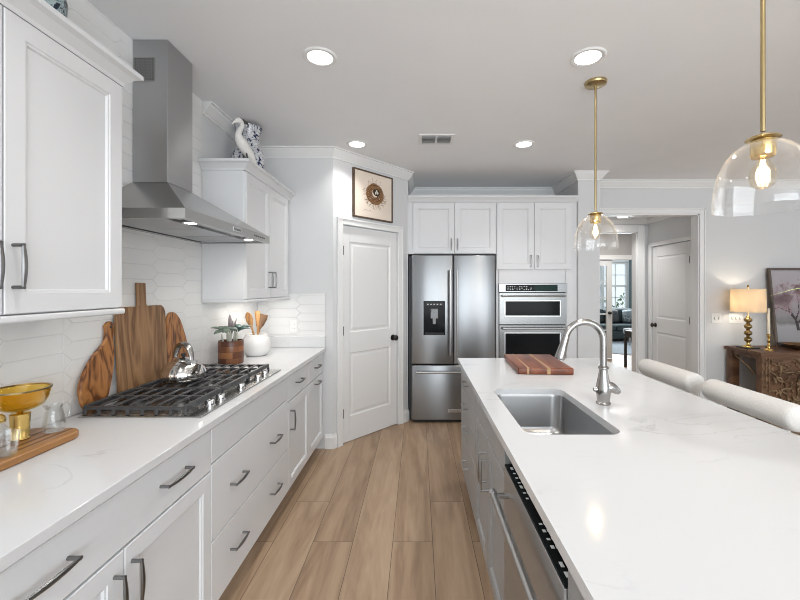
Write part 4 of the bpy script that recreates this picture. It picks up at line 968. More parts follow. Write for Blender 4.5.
# tumbler and gold-topped bottle at the front of the board
tu = thing('glass_tumbler', 'small flared clear glass on the tray edge facing the aisle', 'glass', (-1.245, 1.185, TZ+0.0008))
bm = B(); lathe(bm, [(0.022, 0), (0.024, 0.003), (0.026, 0.02), (0.032, 0.07), (0.0305, 0.07), (0.0245, 0.02), (0.021, 0.008), (0, 0.008)], seg=28); obj('bowl', bm, 'clear_glass', tu, smooth=True)
bo = thing('stopper_bottle', 'small clear bottle with gold stopper behind the flared glass', 'bottle', (-1.305, 1.220, TZ+0.0008))
bm = B(); lathe(bm, [(0.026, 0), (0.028, 0.004), (0.028, 0.06), (0.013, 0.078), (0.012, 0.088)], seg=24); obj('body', bm, 'clear_glass', bo, smooth=True)
bm = B(); lathe(bm, [(0.016, 0.088), (0.017, 0.096), (0.013, 0.108), (0.006, 0.114), (0, 0.115)], seg=20); obj('stopper', bm, 'gold', bo, smooth=True)

# planter with succulents
def planter_mat():
    m, nt, b = newmat('banded_wood'); N = nt.nodes.new; L = nt.links.new
    tc = N('ShaderNodeTexCoord'); sp = N('ShaderNodeSeparateXYZ'); L(tc.outputs['Object'], sp.inputs[0])
    at = N('ShaderNodeMath'); at.operation = 'ARCTAN2'; L(sp.outputs['Y'], at.inputs[0]); L(sp.outputs['X'], at.inputs[1])
    cb_ = N('ShaderNodeCombineXYZ'); sc = N('ShaderNodeMath'); sc.operation = 'MULTIPLY'; sc.inputs[1].default_value = 0.085; L(at.outputs[0], sc.inputs[0]); L(sc.outputs[0], cb_.inputs['X']); L(sp.outputs['Z'], cb_.inputs['Y'])
    br = N('ShaderNodeTexBrick'); br.inputs['Scale'].default_value = 1; br.inputs['Brick Width'].default_value = 0.085; br.inputs['Row Height'].default_value = 0.042; br.inputs['Mortar Size'].default_value = 0.0008
    br.inputs['Color1'].default_value = (0.10, 0.026, 0.010, 1); br.inputs['Color2'].default_value = (0.42, 0.17, 0.065, 1); br.inputs['Mortar'].default_value = (0.05, 0.015, 0.006, 1)
    L(cb_.outputs[0], br.inputs['Vector']); n = N('ShaderNodeTexNoise'); n.inputs['Scale'].default_value = 50; L(tc.outputs['Object'], n.inputs['Vector'])
    mx = N('ShaderNodeMix'); mx.data_type = 'RGBA'; mx.blend_type = 'MULTIPLY'; mx.inputs['Factor'].default_value = 0.5; L(br.outputs['Color'], mx.inputs['A']); L(n.outputs['Color'], mx.inputs['B'])
    L(mx.outputs['Result'], b.inputs['Base Color']); b.inputs['Roughness'].default_value = 0.35
planter_mat()
pl = thing('potted_succulent', 'grey-green succulent in a banded copper-brown wooden pot', 'plant', (-1.335, 2.80, 0.9155))
bm = B(); lathe(bm, [(0.082, 0), (0.084, 0.003), (0.084, 0.158), (0.082, 0.162), (0.074, 0.162), (0.074, 0.145), (0, 0.145)], seg=36); pot = obj('pot', bm, 'banded_wood', pl, smooth=True)
bm = B(); lathe(bm, [(0.073, 0.1455), (0.073, 0.150), (0.03, 0.156), (0, 0.157)], seg=24); obj('soil', bm, 'soil', pl, smooth=True)
def leaf_bm(bm, base, tip, w, bend=0.03, n=8, up=(0, 0, 1), thick=0.12):
    b_, t = Vector(base), Vector(tip); mid = (b_+t)/2+Vector(up)*bend
    pts = []; rr = []
    for i in range(n+1):
        s = i/n; pts.append(tuple((1-s)**2*b_+2*s*(1-s)*mid+s*s*t)); rr.append(max(0.0012, w*math.sin(PI*min(1, s*0.88+0.08))**0.8))
    tube(bm, pts, rr, 8, flat=(thick, 1))
random.seed(11)
def rosette(c, n, r, h, w, m, tilt=(0, 0)):
    bm = B()
    for k in range(n):
        a = 2*PI*k/n*1.0+random.uniform(-0.2, 0.2); q = 0.55 if k % 2 else 1.0
        leaf_bm(bm, c, (c[0]+math.cos(a)*r*q+tilt[0], c[1]+math.sin(a)*r*q+tilt[1], c[2]+h*(1.6-q)+random.uniform(-0.01, 0.03)), w, 0.03, thick=0.3)
    obj('foliage', bm, m, pl, smooth=True)
rosette((-0.01, -0.06, 0.225), 14, 0.088, 0.012, 0.030, 'leaf_sage', (0, -0.01))
rosette((0.02, 0.05, 0.215), 13, 0.090, 0.028, 0.026, 'leaf_teal', (0.01, 0.02))
bm = B()
for tx, ty, tz, w in ((-0.01, 0.0, 0.345, 0.036), (0.03, -0.04, 0.305, 0.028), (0.02, 0.045, 0.315, 0.014)): leaf_bm(bm, (0, 0, 0.20), (tx, ty, tz), w, 0.0, up=(1, 0, 0), thick=0.15)
obj('foliage', bm, 'leaf_plum', pl, smooth=True)
bm = B()
for k in range(13):
    a = random.uniform(0, 2*PI); r = random.uniform(0.02, 0.062); leaf_bm(bm, (math.cos(a)*r, math.sin(a)*r, 0.152), (math.cos(a)*r*1.25, math.sin(a)*r*1.25, 0.152+random.uniform(0.05, 0.085)), 0.010, 0.0, thick=0.5)
for c in ((0.0, -0.055, 0.24), (0.01, 0.05, 0.23), (0, 0, 0.21)): tube(bm, [(c[0]*0.5, c[1]*0.5, 0.152), c], 0.006, 8)
obj('stem', bm, 'leaf_pale', pl, smooth=True)
# white crock with wooden utensils
cr = thing('ceramic_crock', 'rounded glossy white ceramic crock holding wooden spoons', 'pot', (-1.285, 3.12, 0.9155))
bm = B(); lathe(bm, [(0.068, 0), (0.074, 0.004), (0.094, 0.035), (0.106, 0.075), (0.105, 0.11), (0.094, 0.142), (0.084, 0.158), (0.086, 0.166), (0.083, 0.170), (0.077, 0.166), (0.078, 0.155), (0.096, 0.11), (0.096, 0.075), (0.08, 0.03), (0, 0.02)], seg=40); obj('body', bm, 'white_ceramic', cr, smooth=True, angle=60)
bm = B(); tube(bm, smooth_path([(0.0, 0.10, 0.135), (0.0, 0.135, 0.145), (0.0, 0.132, 0.105), (0.0, 0.105, 0.09)]), 0.007, 10); obj('handle', bm, 'white_ceramic', cr, smooth=True)
def spoon(label, m, px, py, tip, w, flat, name='wooden_spoon'):
    base = Vector((-1.285+px*0.5, 3.12+py*0.5, 0.945)); tp = Vector((-1.285+tip[0], 3.12+tip[1], 0.9155+tip[2])); d = (tp-base).normalized(); Ln = (tp-base).length
    bm = B(); ss = [0, 0.6, 0.66, 0.72, 0.80, 0.90, 0.97, 1.0]; ws = [0.007, 0.007, 0.012, w*0.75, w, w*0.95, w*0.6, w*0.15] if not flat else [0.007, 0.007, 0.014, w*0.7, w*0.85, w, w, w*0.9]
    P_ = [Vector(base+d*Ln*(s*0.02+0.98*s)) for s in ss]
    T = d; n = Vector((0.38, -0.92, 0)); n = (n-T*n.dot(T)).normalized(); s_ = T.cross(n)
    rings = []
    for p, w_ in zip(P_, ws): th = 0.007 if w_ <= 0.008 else 0.005; rings.append([tuple(p+s_*(w_*math.cos(2*PI*k/12))+n*(th*math.sin(2*PI*k/12))) for k in range(12)])
    loops(bm, rings); o = obj(name, bm, m, smooth=True); recenter(o); tag(o, label, 'spoon', 'wooden utensils in the white crock')
spoon('honey-coloured round wooden spoon standing in white crock, beside the succulent', 'spoon_wood', 0.02, 0.03, (-0.045, -0.065, 0.345), 0.026, False)
spoon('pale wooden spatula in the white crock between two spoons', 'spoon_wood', 0.03, -0.02, (0.0, 0.02, 0.350), 0.020, True)
spoon('dark-figured wide wooden spatula in the white crock, next to the end wall', 'spoon_dark', -0.04, -0.03, (0.04, 0.045, 0.322), 0.034, True)

# things on top of the wall cabinets
va = thing('ginger_jar', 'blue and white porcelain vase on the corner wall cabinet', 'vase', (-1.305, 3.02, 2.3005))
bm = B(); lathe(bm, [(r_, z_*1.2) for r_, z_ in [(0.07, 0), (0.078, 0.01), (0.105, 0.05), (0.118, 0.10), (0.115, 0.145), (0.095, 0.18), (0.078, 0.195), (0.078, 0.245), (0.085, 0.275), (0.095, 0.30), (0.099, 0.318), (0.092, 0.318), (0.072, 0.27), (0.070, 0.20), (0.0, 0.10)]], seg=40); obj('body', bm, 'delft_blue', va, smooth=True, angle=60)
for s in (-1, 1):
    bm = B(); tube(bm, smooth_path([(0, s*0.076, 0.33), (0, s*0.115, 0.318), (0, s*0.118, 0.258), (0, s*0.098, 0.216)]), 0.009, 10); obj('handle', bm, 'delft_blue', va, smooth=True)
eg = thing('bird_figurine', 'white wading-bird figurine with head turned back on the corner cabinet', 'figurine', (-1.245, 2.80, 2.3005), math.radians(-112))
bm = B()
body = smooth_path([(-0.115, 0, 0.075), (-0.07, 0, 0.105), (-0.02, 0, 0.145), (0.025, 0, 0.185), (0.045, 0, 0.225), (0.035, 0, 0.265), (0.015, 0, 0.295), (0.018, 0, 0.322), (0.045, 0, 0.328), (0.075, 0, 0.310), (0.10, 0, 0.285)], 6)
tube(bm, body, interp([0.008, 0.030, 0.042, 0.040, 0.024, 0.017, 0.015, 0.017, 0.022, 0.010, 0.003], len(body)-1), 16, flat=(1, 0.85)); obj('body', bm, 'bird_white', eg, smooth=True, angle=70)
bm = B(); tube(bm, smooth_path([(0.0, 0, 0.33), (-0.02, 0, 0.338), (-0.05, 0, 0.325)]), interp([0.011, 0.010, 0.003], 12), 8); tube(bm, [(0.03, 0.0, 0.343), (0.0, 0, 0.345)], [0.010, 0.008], 8); obj('crest', bm, 'bird_dark', eg, smooth=True)
for s in (-1, 1):
    bm = B(); tube(bm, [(-0.01, s*0.016, 0.115), (-0.02, s*0.018, 0.06), (-0.005, s*0.02, 0.014)], 0.006, 8); tube(bm, [(-0.015, s*0.02, 0.012), (0.03, s*0.024, 0.010)], 0.006, 8); obj('leg', bm, 'bird_dark', eg, smooth=True)
bm = B(); lathe(bm, [(0.06, 0), (0.06, 0.008), (0.05, 0.012), (0, 0.012)], seg=24); obj('base', bm, 'bird_white', eg, smooth=True)
v2 = thing('porcelain_vase', 'teal-patterned porcelain vase on the wall cabinet beside the chimney', 'vase', (-1.32, 1.36, 2.3005))
bm = B(); lathe(bm, [(0.045, 0), (0.05, 0.01), (0.05, 0.03), (0.075, 0.10), (0.08, 0.16), (0.07, 0.21), (0.04, 0.25), (0.036, 0.28), (0.05, 0.30), (0.044, 0.30), (0.03, 0.27), (0, 0.2)], seg=36); obj('body', bm, 'delft_teal', v2, smooth=True, angle=60)
bm = B(); lathe(bm, [(0.052, 0.001), (0.053, 0.02), (0.051, 0.022)], seg=36, cap0=False, cap1=False); obj('foot_ring', bm, 'bird_dark', v2, smooth=True)

# ------------------------------------------------------------------ wall and ceiling fixtures
def wall_plate(label, cx, y, cz, n, w, kind='switch', rz=0):
    t = thing('light_switch' if kind == 'switch' else 'power_outlet', label, 'switch' if kind == 'switch' else 'outlet', (cx, y, cz), rz)
    bm = B(); box(bm, -w/2, w/2, -0.006, -0.0005, -0.057, 0.057, 0.003, 2); obj('plate', bm, 'plate_white', t)
    for k in range(n):
        x = (k-(n-1)/2)*0.046
        if kind == 'switch':
            bm = B(); box(bm, x-0.005, x+0.005, -0.016, -0.0062, -0.006, 0.014, 0.001, 1); obj('toggle', bm, 'plate_white', t)
            obj('slot', bbox(x-0.0065, x+0.0065, -0.0068, -0.0058, -0.014, 0.016), 'slot_dark', t)
        else:
            bm = B(); 
            for s in (-0.02, 0.02):
                for q in (-0.006, 0.006): box(bm, x+q-0.001, x+q+0.001, -0.0066, -0.0058, s-0.004, s+0.004)
            obj('socket', bm, 'slot_dark', t)
    return t
wall_plate('white two-gang switch plate on grey wall beside the hall opening', 3.507, 4.61, 1.095, 2, 0.116)
wall_plate('white three-gang switch plate on grey wall behind table lamp', 3.735, 4.61, 1.095, 3, 0.162)
wall_plate('white outlet plate on the tiled end wall above the counter', -1.118, 3.5312, 1.105, 1, 0.07, 'outlet')
vt = thing('air_vent', 'white rectangular ceiling air register near the refrigerator', 'vent', (0.154, 3.31, CEIL))
obj('backing', bbox(-0.125, 0.125, -0.09, 0.09, -0.004, -0.0005), 'vent_dark', vt)
bm = B()
for a in ((-0.148, 0.148, -0.112, -0.088), (-0.148, 0.148, 0.088, 0.112), (-0.148, -0.122, -0.088, 0.088), (0.122, 0.148, -0.088, 0.088), (-0.008, 0.008, -0.088, 0.088)): box(bm, *a, -0.010, -0.0006, 0.002, 1)
obj('frame', bm, 'trim_white', vt)
bm = B()
for k in range(7):
    y = -0.078+k*0.026; n0 = len(bm.verts)
    box(bm, -0.122, 0.122, -0.008, 0.008, -0.0006, 0.0006); bm.verts.ensure_lookup_table()
    xf(bm, Matrix.Translation((0, y, -0.0085)) @ Matrix.Rotation(math.radians(40), 4, 'X'), n0)
obj('louvre', bm, 'trim_white', vt)
def downlight(label, x, y, z=CEIL, r=0.085, power=3.2, group='recessed ceiling lights in the kitchen'):
    t = thing('ceiling_light', label, 'ceiling light', (x, y, z), 0, group)
    bm = B(); lathe(bm, [(r*0.78, -0.001), (r*0.80, -0.006), (r, -0.008), (r*1.08, -0.004), (r*1.1, -0.0006)], seg=36, cap0=False, cap1=False); obj('trim_ring', bm, 'trim_white', t, smooth=True)
    bm = B(); lathe(bm, [(r*0.79, -0.003), (r*0.79, -0.0008)], seg=36); obj('lens', bm, 'lamp_glow', t)
    l = bpy.data.lights.new('downlight', 'AREA'); l.shape = 'DISK'; l.size = r*1.5; l.energy = power; l.color = (1.0, 0.985, 0.965); l.spread = math.radians(110)
    lo = bpy.data.objects.new('downlight', l); COL.objects.link(lo); lo.parent = t; lo.location = (0, 0, -0.012)
    return t
downlight('recessed ceiling light over the aisle opposite the range hood', -0.534, 2.138)
downlight('recessed ceiling light above the island beside the canopied pendant', 0.927, 2.138)
downlight('recessed ceiling light over the aisle beside the wall cabinet', -0.534, 0.85)
downlight('recessed ceiling light above the camera end of the island', 0.927, 0.85)
downlight('recessed ceiling light in front of the nest picture', -0.534, 3.43)
downlight('recessed ceiling light in front of the oven cabinet', 0.927, 3.43)
downlight('recessed ceiling light in the hall beyond the cased opening', 2.85, 5.45, 2.44, 0.085, 4.0, None)

def pendant(label, x, y):
    t = thing('pendant_light', label, 'pendant light', (x, y, CEIL), 0, 'glass dome pendants above the island')
    z = lambda q: q-CEIL
    bm = B(); lathe(bm, [(0.065, -0.0006), (0.066, -0.006), (0.062, -0.016), (0.055, -0.020), (0, -0.021)], seg=36); obj('canopy', bm, 'brass', t, smooth=True)
    bm = B(); tube(bm, [(0, 0, -0.02), (0, 0, z(1.925))], 0.0065, 12); obj('rod', bm, 'brass', t, smooth=True)
    bm = B(); lathe(bm, [(0.010, z(1.918)), (0.016, z(1.912)), (0.040, z(1.907)), (0.044, z(1.902)), (0.040, z(1.8995)), (0.0, z(1.899))], seg=32); obj('cap', bm, 'brass', t, smooth=True)
    bm = B(); lathe(bm, [(0.030, z(1.898)), (0.031, z(1.89)), (0.031, z(1.852)), (0.027, z(1.846)), (0, z(1.846))], seg=28); obj('socket', bm, 'gold', t, smooth=True)
    R, H = 0.126, 0.205
    pr = [(R*math.sin(a)**0.86, 1.693+H*math.cos(a)**0.9) for a in [PI/2*k/20 for k in range(5, 21)]]
    pr = [(0.030, 1.8985)] + pr
    outer = [(r, z(zz)) for r, zz in pr]; inner = [(r-0.003, z(zz)-0.002) for r, zz in reversed(pr)]
    bm = B(); lathe(bm, outer + [(R-0.0005, z(1.690)), (R-0.003, z(1.690))] + inner[1:], seg=48, cap0=False, cap1=False); obj('glass_shade', bm, 'pendant_glass', t, smooth=True, angle=60)
    bm = B(); lathe(bm, [(0.012, z(1.846)), (0.016, z(1.835)), (0.030, z(1.81)), (0.034, z(1.785)), (0.028, z(1.762)), (0.014, z(1.752)), (0, z(1.750))], seg=24, cap0=False); bl = obj('bulb', bm, 'bulb_glass', t, smooth=True)
    bm = B()
    for k in range(4):
        a = k*PI/2; tube(bm, [(0.004*math.cos(a), 0.004*math.sin(a), z(1.838)), (0.010*math.cos(a), 0.010*math.sin(a), z(1.80)), (0.007*math.cos(a), 0.007*math.sin(a), z(1.775))], 0.0022, 6)
    obj('filament', bm, 'filament', bl)
    l = bpy.data.lights.new('pendant_lamp', 'POINT'); l.energy = 2.2; l.color = (1.0, 0.80, 0.52); l.shadow_soft_size = 0.02
    lo = bpy.data.objects.new('pendant_lamp', l); COL.objects.link(lo); lo.parent = t; lo.location = (0, 0, z(1.80))
    return t
pendant('small-showing glass dome pendant with its round brass canopy visible on the ceiling', 1.087, 2.40)
pendant('large-showing glass dome pendant, its brass rod running up out of view', 1.047, 1.19)

# nest print in a thin dark frame on the pantry wall
na = thing('nest_picture', 'framed bird-nest print hanging above the pantry door', 'picture', (*P(0.475), 2.125), DANG)
hw, hh = 0.257, 0.465
bm = B(); box(bm, -hw, hw, -0.020, -0.001, 0, hh); obj('backing', bm, 'art_frame', na)
bm = B()
for a in ((-hw, hw, 0, 0.014), (-hw, hw, hh-0.014, hh), (-hw, -hw+0.014, 0.014, hh-0.014), (hw-0.014, hw, 0.014, hh-0.014)): box(bm, a[0], a[1], -0.030, -0.0202, a[2], a[3], 0.002, 1)
obj('frame', bm, 'art_frame', na)
pr_ = obj('print', bbox(-hw+0.014, hw-0.014, -0.0215, -0.0202, 0.014, hh-0.014), 'art_paper', na)
random.seed(21)
def ribbon(bm, pts, w, y, mi=0):
    n = len(pts); L2 = []
    for i in range(n):
        a, b_ = Vector(pts[max(i-1, 0)]), Vector(pts[min(i+1, n-1)]); d = (b_-a); d = d.normalized() if d.length > 1e-9 else Vector((1, 0)); nn = Vector((-d.y, d.x))*w*(1 if i < n-1 else 0.3)
        L2.append((Vector(pts[i])+nn, Vector(pts[i])-nn))
    for (a, b_), (c, d) in zip(L2, L2[1:]):
        try:
            f = bm.faces.new([bm.verts.new((q[0], y, q[1])) for q in (a, b_, d, c)]); f.material_index = mi
        except ValueError: pass
bm = B(); ncx, ncz = 0.015, 0.255
for k in range(520):
    r = 0.11*math.sqrt(random.uniform(0.10, 1)); a0 = random.uniform(0, 2*PI); da = random.uniform(0.4, 1.6); w_ = random.uniform(0.0008, 0.0024); ec = random.uniform(0.8, 1.0)
    pts = [(ncx+r*math.cos(a0+da*i/7)*(1+0.08*math.sin(i)), ncz+ec*r*math.sin(a0+da*i/7)) for i in range(8)]
    ribbon(bm, pts, w_, -0.0217-0.0000006*k, random.choice((0, 1, 1, 2, 2, 2)))
for k in range(60):
    a0 = random.uniform(PI*1.05, PI*1.95) if k < 44 else random.uniform(0, 2*PI); x, z_ = ncx+0.09*math.cos(a0), ncz+0.085*math.sin(a0); pts = [(x, z_)]; h = a0+random.uniform(-0.6, 0.6)
    for i in range(8): h += random.uniform(-0.5, 0.5); x += 0.010*math.cos(h); z_ += 0.010*math.sin(h); pts.append((x, z_))
    ribbon(bm, pts, 0.0011, -0.0219, random.choice((1, 2)))
pts = [(-0.14, 0.075)]
h = 0
for i in range(14): h = 0.6*math.sin(i*0.9); pts.append((pts[-1][0]+0.009*math.cos(h), pts[-1][1]+0.006*math.sin(h*2)))
ribbon(bm, pts, 0.0012, -0.0219, 1)
obj('nest_drawing', bm, ['nest_0', 'nest_1', 'nest_2', 'nest_3'], pr_)
bm = B()
def disc(bm, cx, cz, rx, rz2, y, n=20, mi=0):
    f = bm.faces.new([bm.verts.new((cx+rx*math.cos(2*PI*k/n), y, cz+rz2*math.sin(2*PI*k/n))) for k in range(n)]); f.material_index = mi
disc(bm, ncx+0.018, ncz+0.02, 0.044, 0.036, -0.0221, 24, 0)
for ex, ez in ((0.0, 0.012), (0.026, 0.016), (0.012, 0.034)): disc(bm, ncx+0.008+ex, ncz+ez, 0.011, 0.014, -0.0223, 16, 1)
obj('egg_drawing', bm, ['nest_3', 'egg_pale'], pr_)

# ------------------------------------------------------------------ console by the grey wall
cn = thing('console_table', 'dark carved wooden console table against the grey wall', 'console table', (4.3, 4.33, 0))
KX0, KX1, KY0, KY1, KZ = 3.595, 5.10, 4.10, 4.575, 0.778
obj('table_top', bbox(KX0-0.025, KX1+0.025, KY0-0.02, KY1, KZ-0.035, KZ, 0.004, 2), 'console_wood', cn, local=False)
for x0, y0 in ((KX0, KY0), (KX0, KY1-0.085), (KX1-0.09, KY0), (KX1-0.09, KY1-0.085)):
    obj('leg', bbox(x0, x0+0.09, y0, y0+0.075, 0.001, KZ-0.036, 0.004, 1), 'console_wood', cn, local=False)
obj('apron', bbox(KX0+0.01, KX0+0.035, KY0+0.08, KY1-0.09, KZ-0.085, KZ-0.036), 'console_wood', cn, local=False)
bm = B(); tube(bm, [(KX0+0.02, KY0+0.10, 0.52), (KX0+0.02, KY0+0.20, 0.60), (KX0+0.02, KY1-0.10, KZ-0.09)], 0.008, 8); obj('brace', bm, 'carved_wood', cn, local=False)
# carved openwork front: rails, stems and leaves
random.seed(8)
bm = B(); box(bm, KX0+0.092, KX1-0.092, KY0+0.015, KY0+0.05, KZ-0.075, KZ-0.036); box(bm, KX0+0.092, KX1-0.092, KY0+0.015, KY0+0.05, 0.16, 0.20); box(bm, KX0+0.092, KX1-0.092, KY0+0.032, KY0+0.048, 0.2, KZ-0.07)
cpn = obj('carved_panel', bm, 'console_wood', cn, local=False)
bm = B()
for k in range(95):
    x, z_ = random.uniform(KX0+0.12, KX1-0.12), random.uniform(0.22, KZ-0.09); h = random.uniform(0, 2*PI); pts = [(x, KY0+0.022, z_)]
    for i in range(7):
        h += random.uniform(-0.7, 0.7); x = min(KX1-0.10, max(KX0+0.10, x+0.028*math.cos(h))); z_ = min(KZ-0.08, max(0.21, z_+0.028*math.sin(h))); pts.append((x, KY0+0.018+random.uniform(-0.010, 0.012), z_))
    tube(bm, pts, interp([0.008, 0.010, 0.006], 7), 6)
obj('carved_stem', bm, 'carved_wood', cpn, local=False, smooth=True)
bm = B()
for k in range(170):
    x, z_ = random.uniform(KX0+0.12, KX1-0.12), random.uniform(0.22, KZ-0.085); a = random.uniform(0, 2*PI); l_ = random.uniform(0.03, 0.06)
    q = (min(KX1-0.095, max(KX0+0.095, x+l_*math.cos(a))), KY0+random.uniform(0.0, 0.016), min(KZ-0.08, max(0.205, z_+l_*math.sin(a))))
    leaf_bm(bm, (x, KY0+0.02, z_), q, 0.010, 0.008, n=5, up=(0, -1, 0), thick=0.4)
obj('carved_foliage', bm, 'carved_wood', cpn, local=False, smooth=True)
bm = B(); 
for x in (KX0+0.008, KX0+0.045, KX0+0.075): tube(bm, [(x, KY0-0.002, 0.06), (x, KY0-0.002, KZ-0.05)], 0.004, 6)
for k in range(16): leaf_bm(bm, (KX0+0.045, KY0-0.001, 0.08+k*0.04), (KX0+0.045+(0.028 if k % 2 else -0.028), KY0-0.005, 0.11+k*0.04), 0.008, 0.006, n=5, up=(0, -1, 0), thick=0.4)
obj('carved_border', bm, 'carved_wood', cn, local=False, smooth=True)
# table lamp
tl = thing('table_lamp', 'lit table lamp with tan drum shade and stacked gold-ball stem', 'lamp', (3.70, 4.395, KZ+0.0006))
bm = B(); box(bm, -0.075, 0.075, -0.075, 0.075, 0.0, 0.012, 0.003, 1); obj('plinth', bm, 'dark_wood', tl)
bm = B(); lathe(bm, [(0.055, 0.0125), (0.05, 0.02), (0.025, 0.032), (0.016, 0.05), (0.016, 0.06)], seg=28); obj('base', bm, 'gold', tl, smooth=True)
for k in range(4):
    bm = B(); c0 = 0.095+k*0.073
    lathe(bm, [(0.014, -0.036)] + [(0.039*math.cos(a), 0.031*math.sin(a)) for a in [(-1.15+2.3*i/10) for i in range(11)]] + [(0.014, 0.036)], (0, 0, c0), 28); obj('ball', bm, 'old_gold', tl, smooth=True)
    bm = B(); lathe(bm, [(0.016, 0.033), (0.021, 0.0365), (0.016, 0.040)], (0, 0, c0), 20); obj('collar', bm, 'gold', tl, smooth=True)
bm = B(); tube(bm, [(0, 0, 0.345), (0, 0, 0.69)], 0.005, 8); obj('stem', bm, 'gold', tl)
bm = B(); lathe(bm, [(0.160, 0.405), (0.154, 0.662), (0.152, 0.662), (0.158, 0.405), (0.160, 0.405)], seg=44, cap0=False, cap1=False); obj('lamp_shade', bm, 'lamp_shade_linen', tl, smooth=True, angle=60)
bm = B()
for a in (0, 2*PI/3, 4*PI/3): tube(bm, [(0, 0, 0.655), (0.152*math.cos(a), 0.152*math.sin(a), 0.655)], 0.0025, 6)
obj('shade_spider', bm, 'gold', tl)
bm = B(); lathe(bm, [(0.006, 0.68), (0.011, 0.69), (0.011, 0.70), (0.004, 0.708), (0, 0.709)], seg=16); obj('finial', bm, 'old_gold', tl, smooth=True)
bm = B(); lathe(bm, [(0.012, 0.46), (0.028, 0.50), (0.03, 0.53), (0.02, 0.555), (0, 0.56)], (0.02, 0, 0), 20); obj('bulb', bm, 'lamp_glow', tl, smooth=True)
l = bpy.data.lights.new('table_lamp_bulb', 'POINT'); l.energy = 3.2; l.color = (1.0, 0.87, 0.68); l.shadow_soft_size = 0.035
lo = bpy.data.objects.new('table_lamp_bulb', l); COL.objects.link(lo); lo.parent = tl; lo.location = (-0.03, 0, 0.53)
# candlestick
cd = thing('candlestick', 'brass candlestick with a slim cream candle on the console', 'candlestick', (3.79, 4.235, KZ+0.0006))
bm = B(); lathe(bm, [(0.042, 0), (0.042, 0.006), (0.03, 0.014), (0.012, 0.022), (0.010, 0.04), (0.018, 0.05), (0.010, 0.062), (0.009, 0.085), (0.017, 0.098), (0.009, 0.11), (0.009, 0.13), (0.016, 0.145), (0.016, 0.165), (0.020, 0.17), (0.018, 0.174), (0, 0.174)], seg=24); obj('holder', bm, 'gold', cd, smooth=True)
bm = B(); tube(bm, [(0, 0, 0.17), (0, 0, 0.44), (0, 0, 0.452)], [0.0115, 0.010, 0.004], 14); cnd = obj('candle', bm, 'candle_wax', cd, smooth=True)
bm = B(); tube(bm, [(0, 0, 0.452), (0, 0, 0.464)], 0.0012, 6); obj('wick', bm, 'slot_dark', cnd)
# tree print leaning on the wall
tp = thing('tree_picture', 'framed blossoming-tree print leaning against the grey wall', 'picture', (4.085, 4.47, KZ+0.0006))
pw, ph = 1.22, 0.905
LEAN = Matrix.Rotation(math.radians(-6.6), 4, 'X')
def leaned(bm): bm.transform(Matrix.Translation((-0.012, 0, 0.0026)) @ LEAN); return bm
bm = B(); box(bm, 0.02, pw-0.02, 0.0, 0.012, 0.02, ph-0.02); obj('backing', leaned(bm), 'photo_frame', tp)
bm = B()
for a in ((0, pw, 0, 0.024), (0, pw, ph-0.024, ph), (0, 0.024, 0.024, ph-0.024), (pw-0.024, pw, 0.024, ph-0.024)): box(bm, a[0], a[1], -0.022, 0.012, a[2], a[3], 0.003, 1)
obj('frame', leaned(bm), 'photo_frame', tp)
bm = B(); box(bm, 0.024, pw-0.024, -0.002, -0.0002, 0.024, ph-0.024); tpp = obj('print', leaned(bm), 'photo_print', tp)
random.seed(33)
bm = B(); tips = []
def branch(x, z_, h, L2, w_, dep):
    pts = [(x, z_)]
    for i in range(4): h += random.uniform(-0.16, 0.16); x += L2/4*math.cos(h); z_ += L2/4*math.sin(h); pts.append((min(pw-0.03, max(0.03, x)), min(ph-0.03, z_)))
    ribbon(bm, pts, w_, -0.0024-0.00001*dep)
    tips.extend(pts[1:])
    if dep < 6:
        for s in (-1, 1) if random.random() < 0.85 else (random.choice((-1, 1)),): branch(x, z_, h+s*random.uniform(0.22, 0.6), L2*random.uniform(0.68, 0.86), w_*0.62, dep+1)
branch(0.285, 0.185, PI/2+0.05, 0.13, 0.017, 0); branch(0.29, 0.27, PI/2+0.75, 0.15, 0.009, 2); branch(0.29, 0.27, PI/2-0.7, 0.17, 0.010, 2)
branch(0.78, 0.19, PI/2+0.05, 0.15, 0.02, 0); branch(0.78, 0.28, PI/2-0.7, 0.17, 0.010, 2)
obj('tree_drawing', leaned(bm), 'photo_bark', tpp)
bm = B()
for q in tips:
    for k in range(3):
        x, z_ = q[0]+random.gauss(0, 0.022), q[1]+random.gauss(0, 0.022)
        if 0.03 < x < pw-0.03 and 0.36 < z_ < ph-0.03: r_ = random.uniform(0.004, 0.010); disc(bm, x, z_, r_, r_, -0.0027, 7)
obj('blossom_drawing', leaned(bm), 'photo_blossom', tpp)
bm = B(); 
for a in ((0.135, 0.36, 0.20, 0.275), (0.16, 0.30, 0.275, 0.31), (0.14, 0.155, 0.165, 0.2), (0.33, 0.345, 0.165, 0.2)): box(bm, a[0]+0.19, a[1]+0.19, -0.0030, -0.0028, a[2]-0.0, a[3])
obj('bench_drawing', leaned(bm), 'photo_bench', tpp)
bw2 = thing('wooden_bowl', 'shallow dark wooden bowl on the console before the tree print', 'bowl', (4.20, 4.30, KZ+0.0006))
bm = B(); lathe(bm, [(0.06, 0), (0.07, 0.004), (0.13, 0.03), (0.16, 0.055), (0.152, 0.055), (0.12, 0.032), (0.05, 0.014), (0, 0.012)], seg=36); obj('bowl', bm, 'console_wood', bw2, smooth=True)
bm = B(); lathe(bm, [(0.151, 0.0556), (0.161, 0.0556), (0.161, 0.059), (0.151, 0.059), (0.151, 0.0556)], seg=36, cap0=False, cap1=False); obj('rim', bm, 'old_gold', bw2, smooth=True)
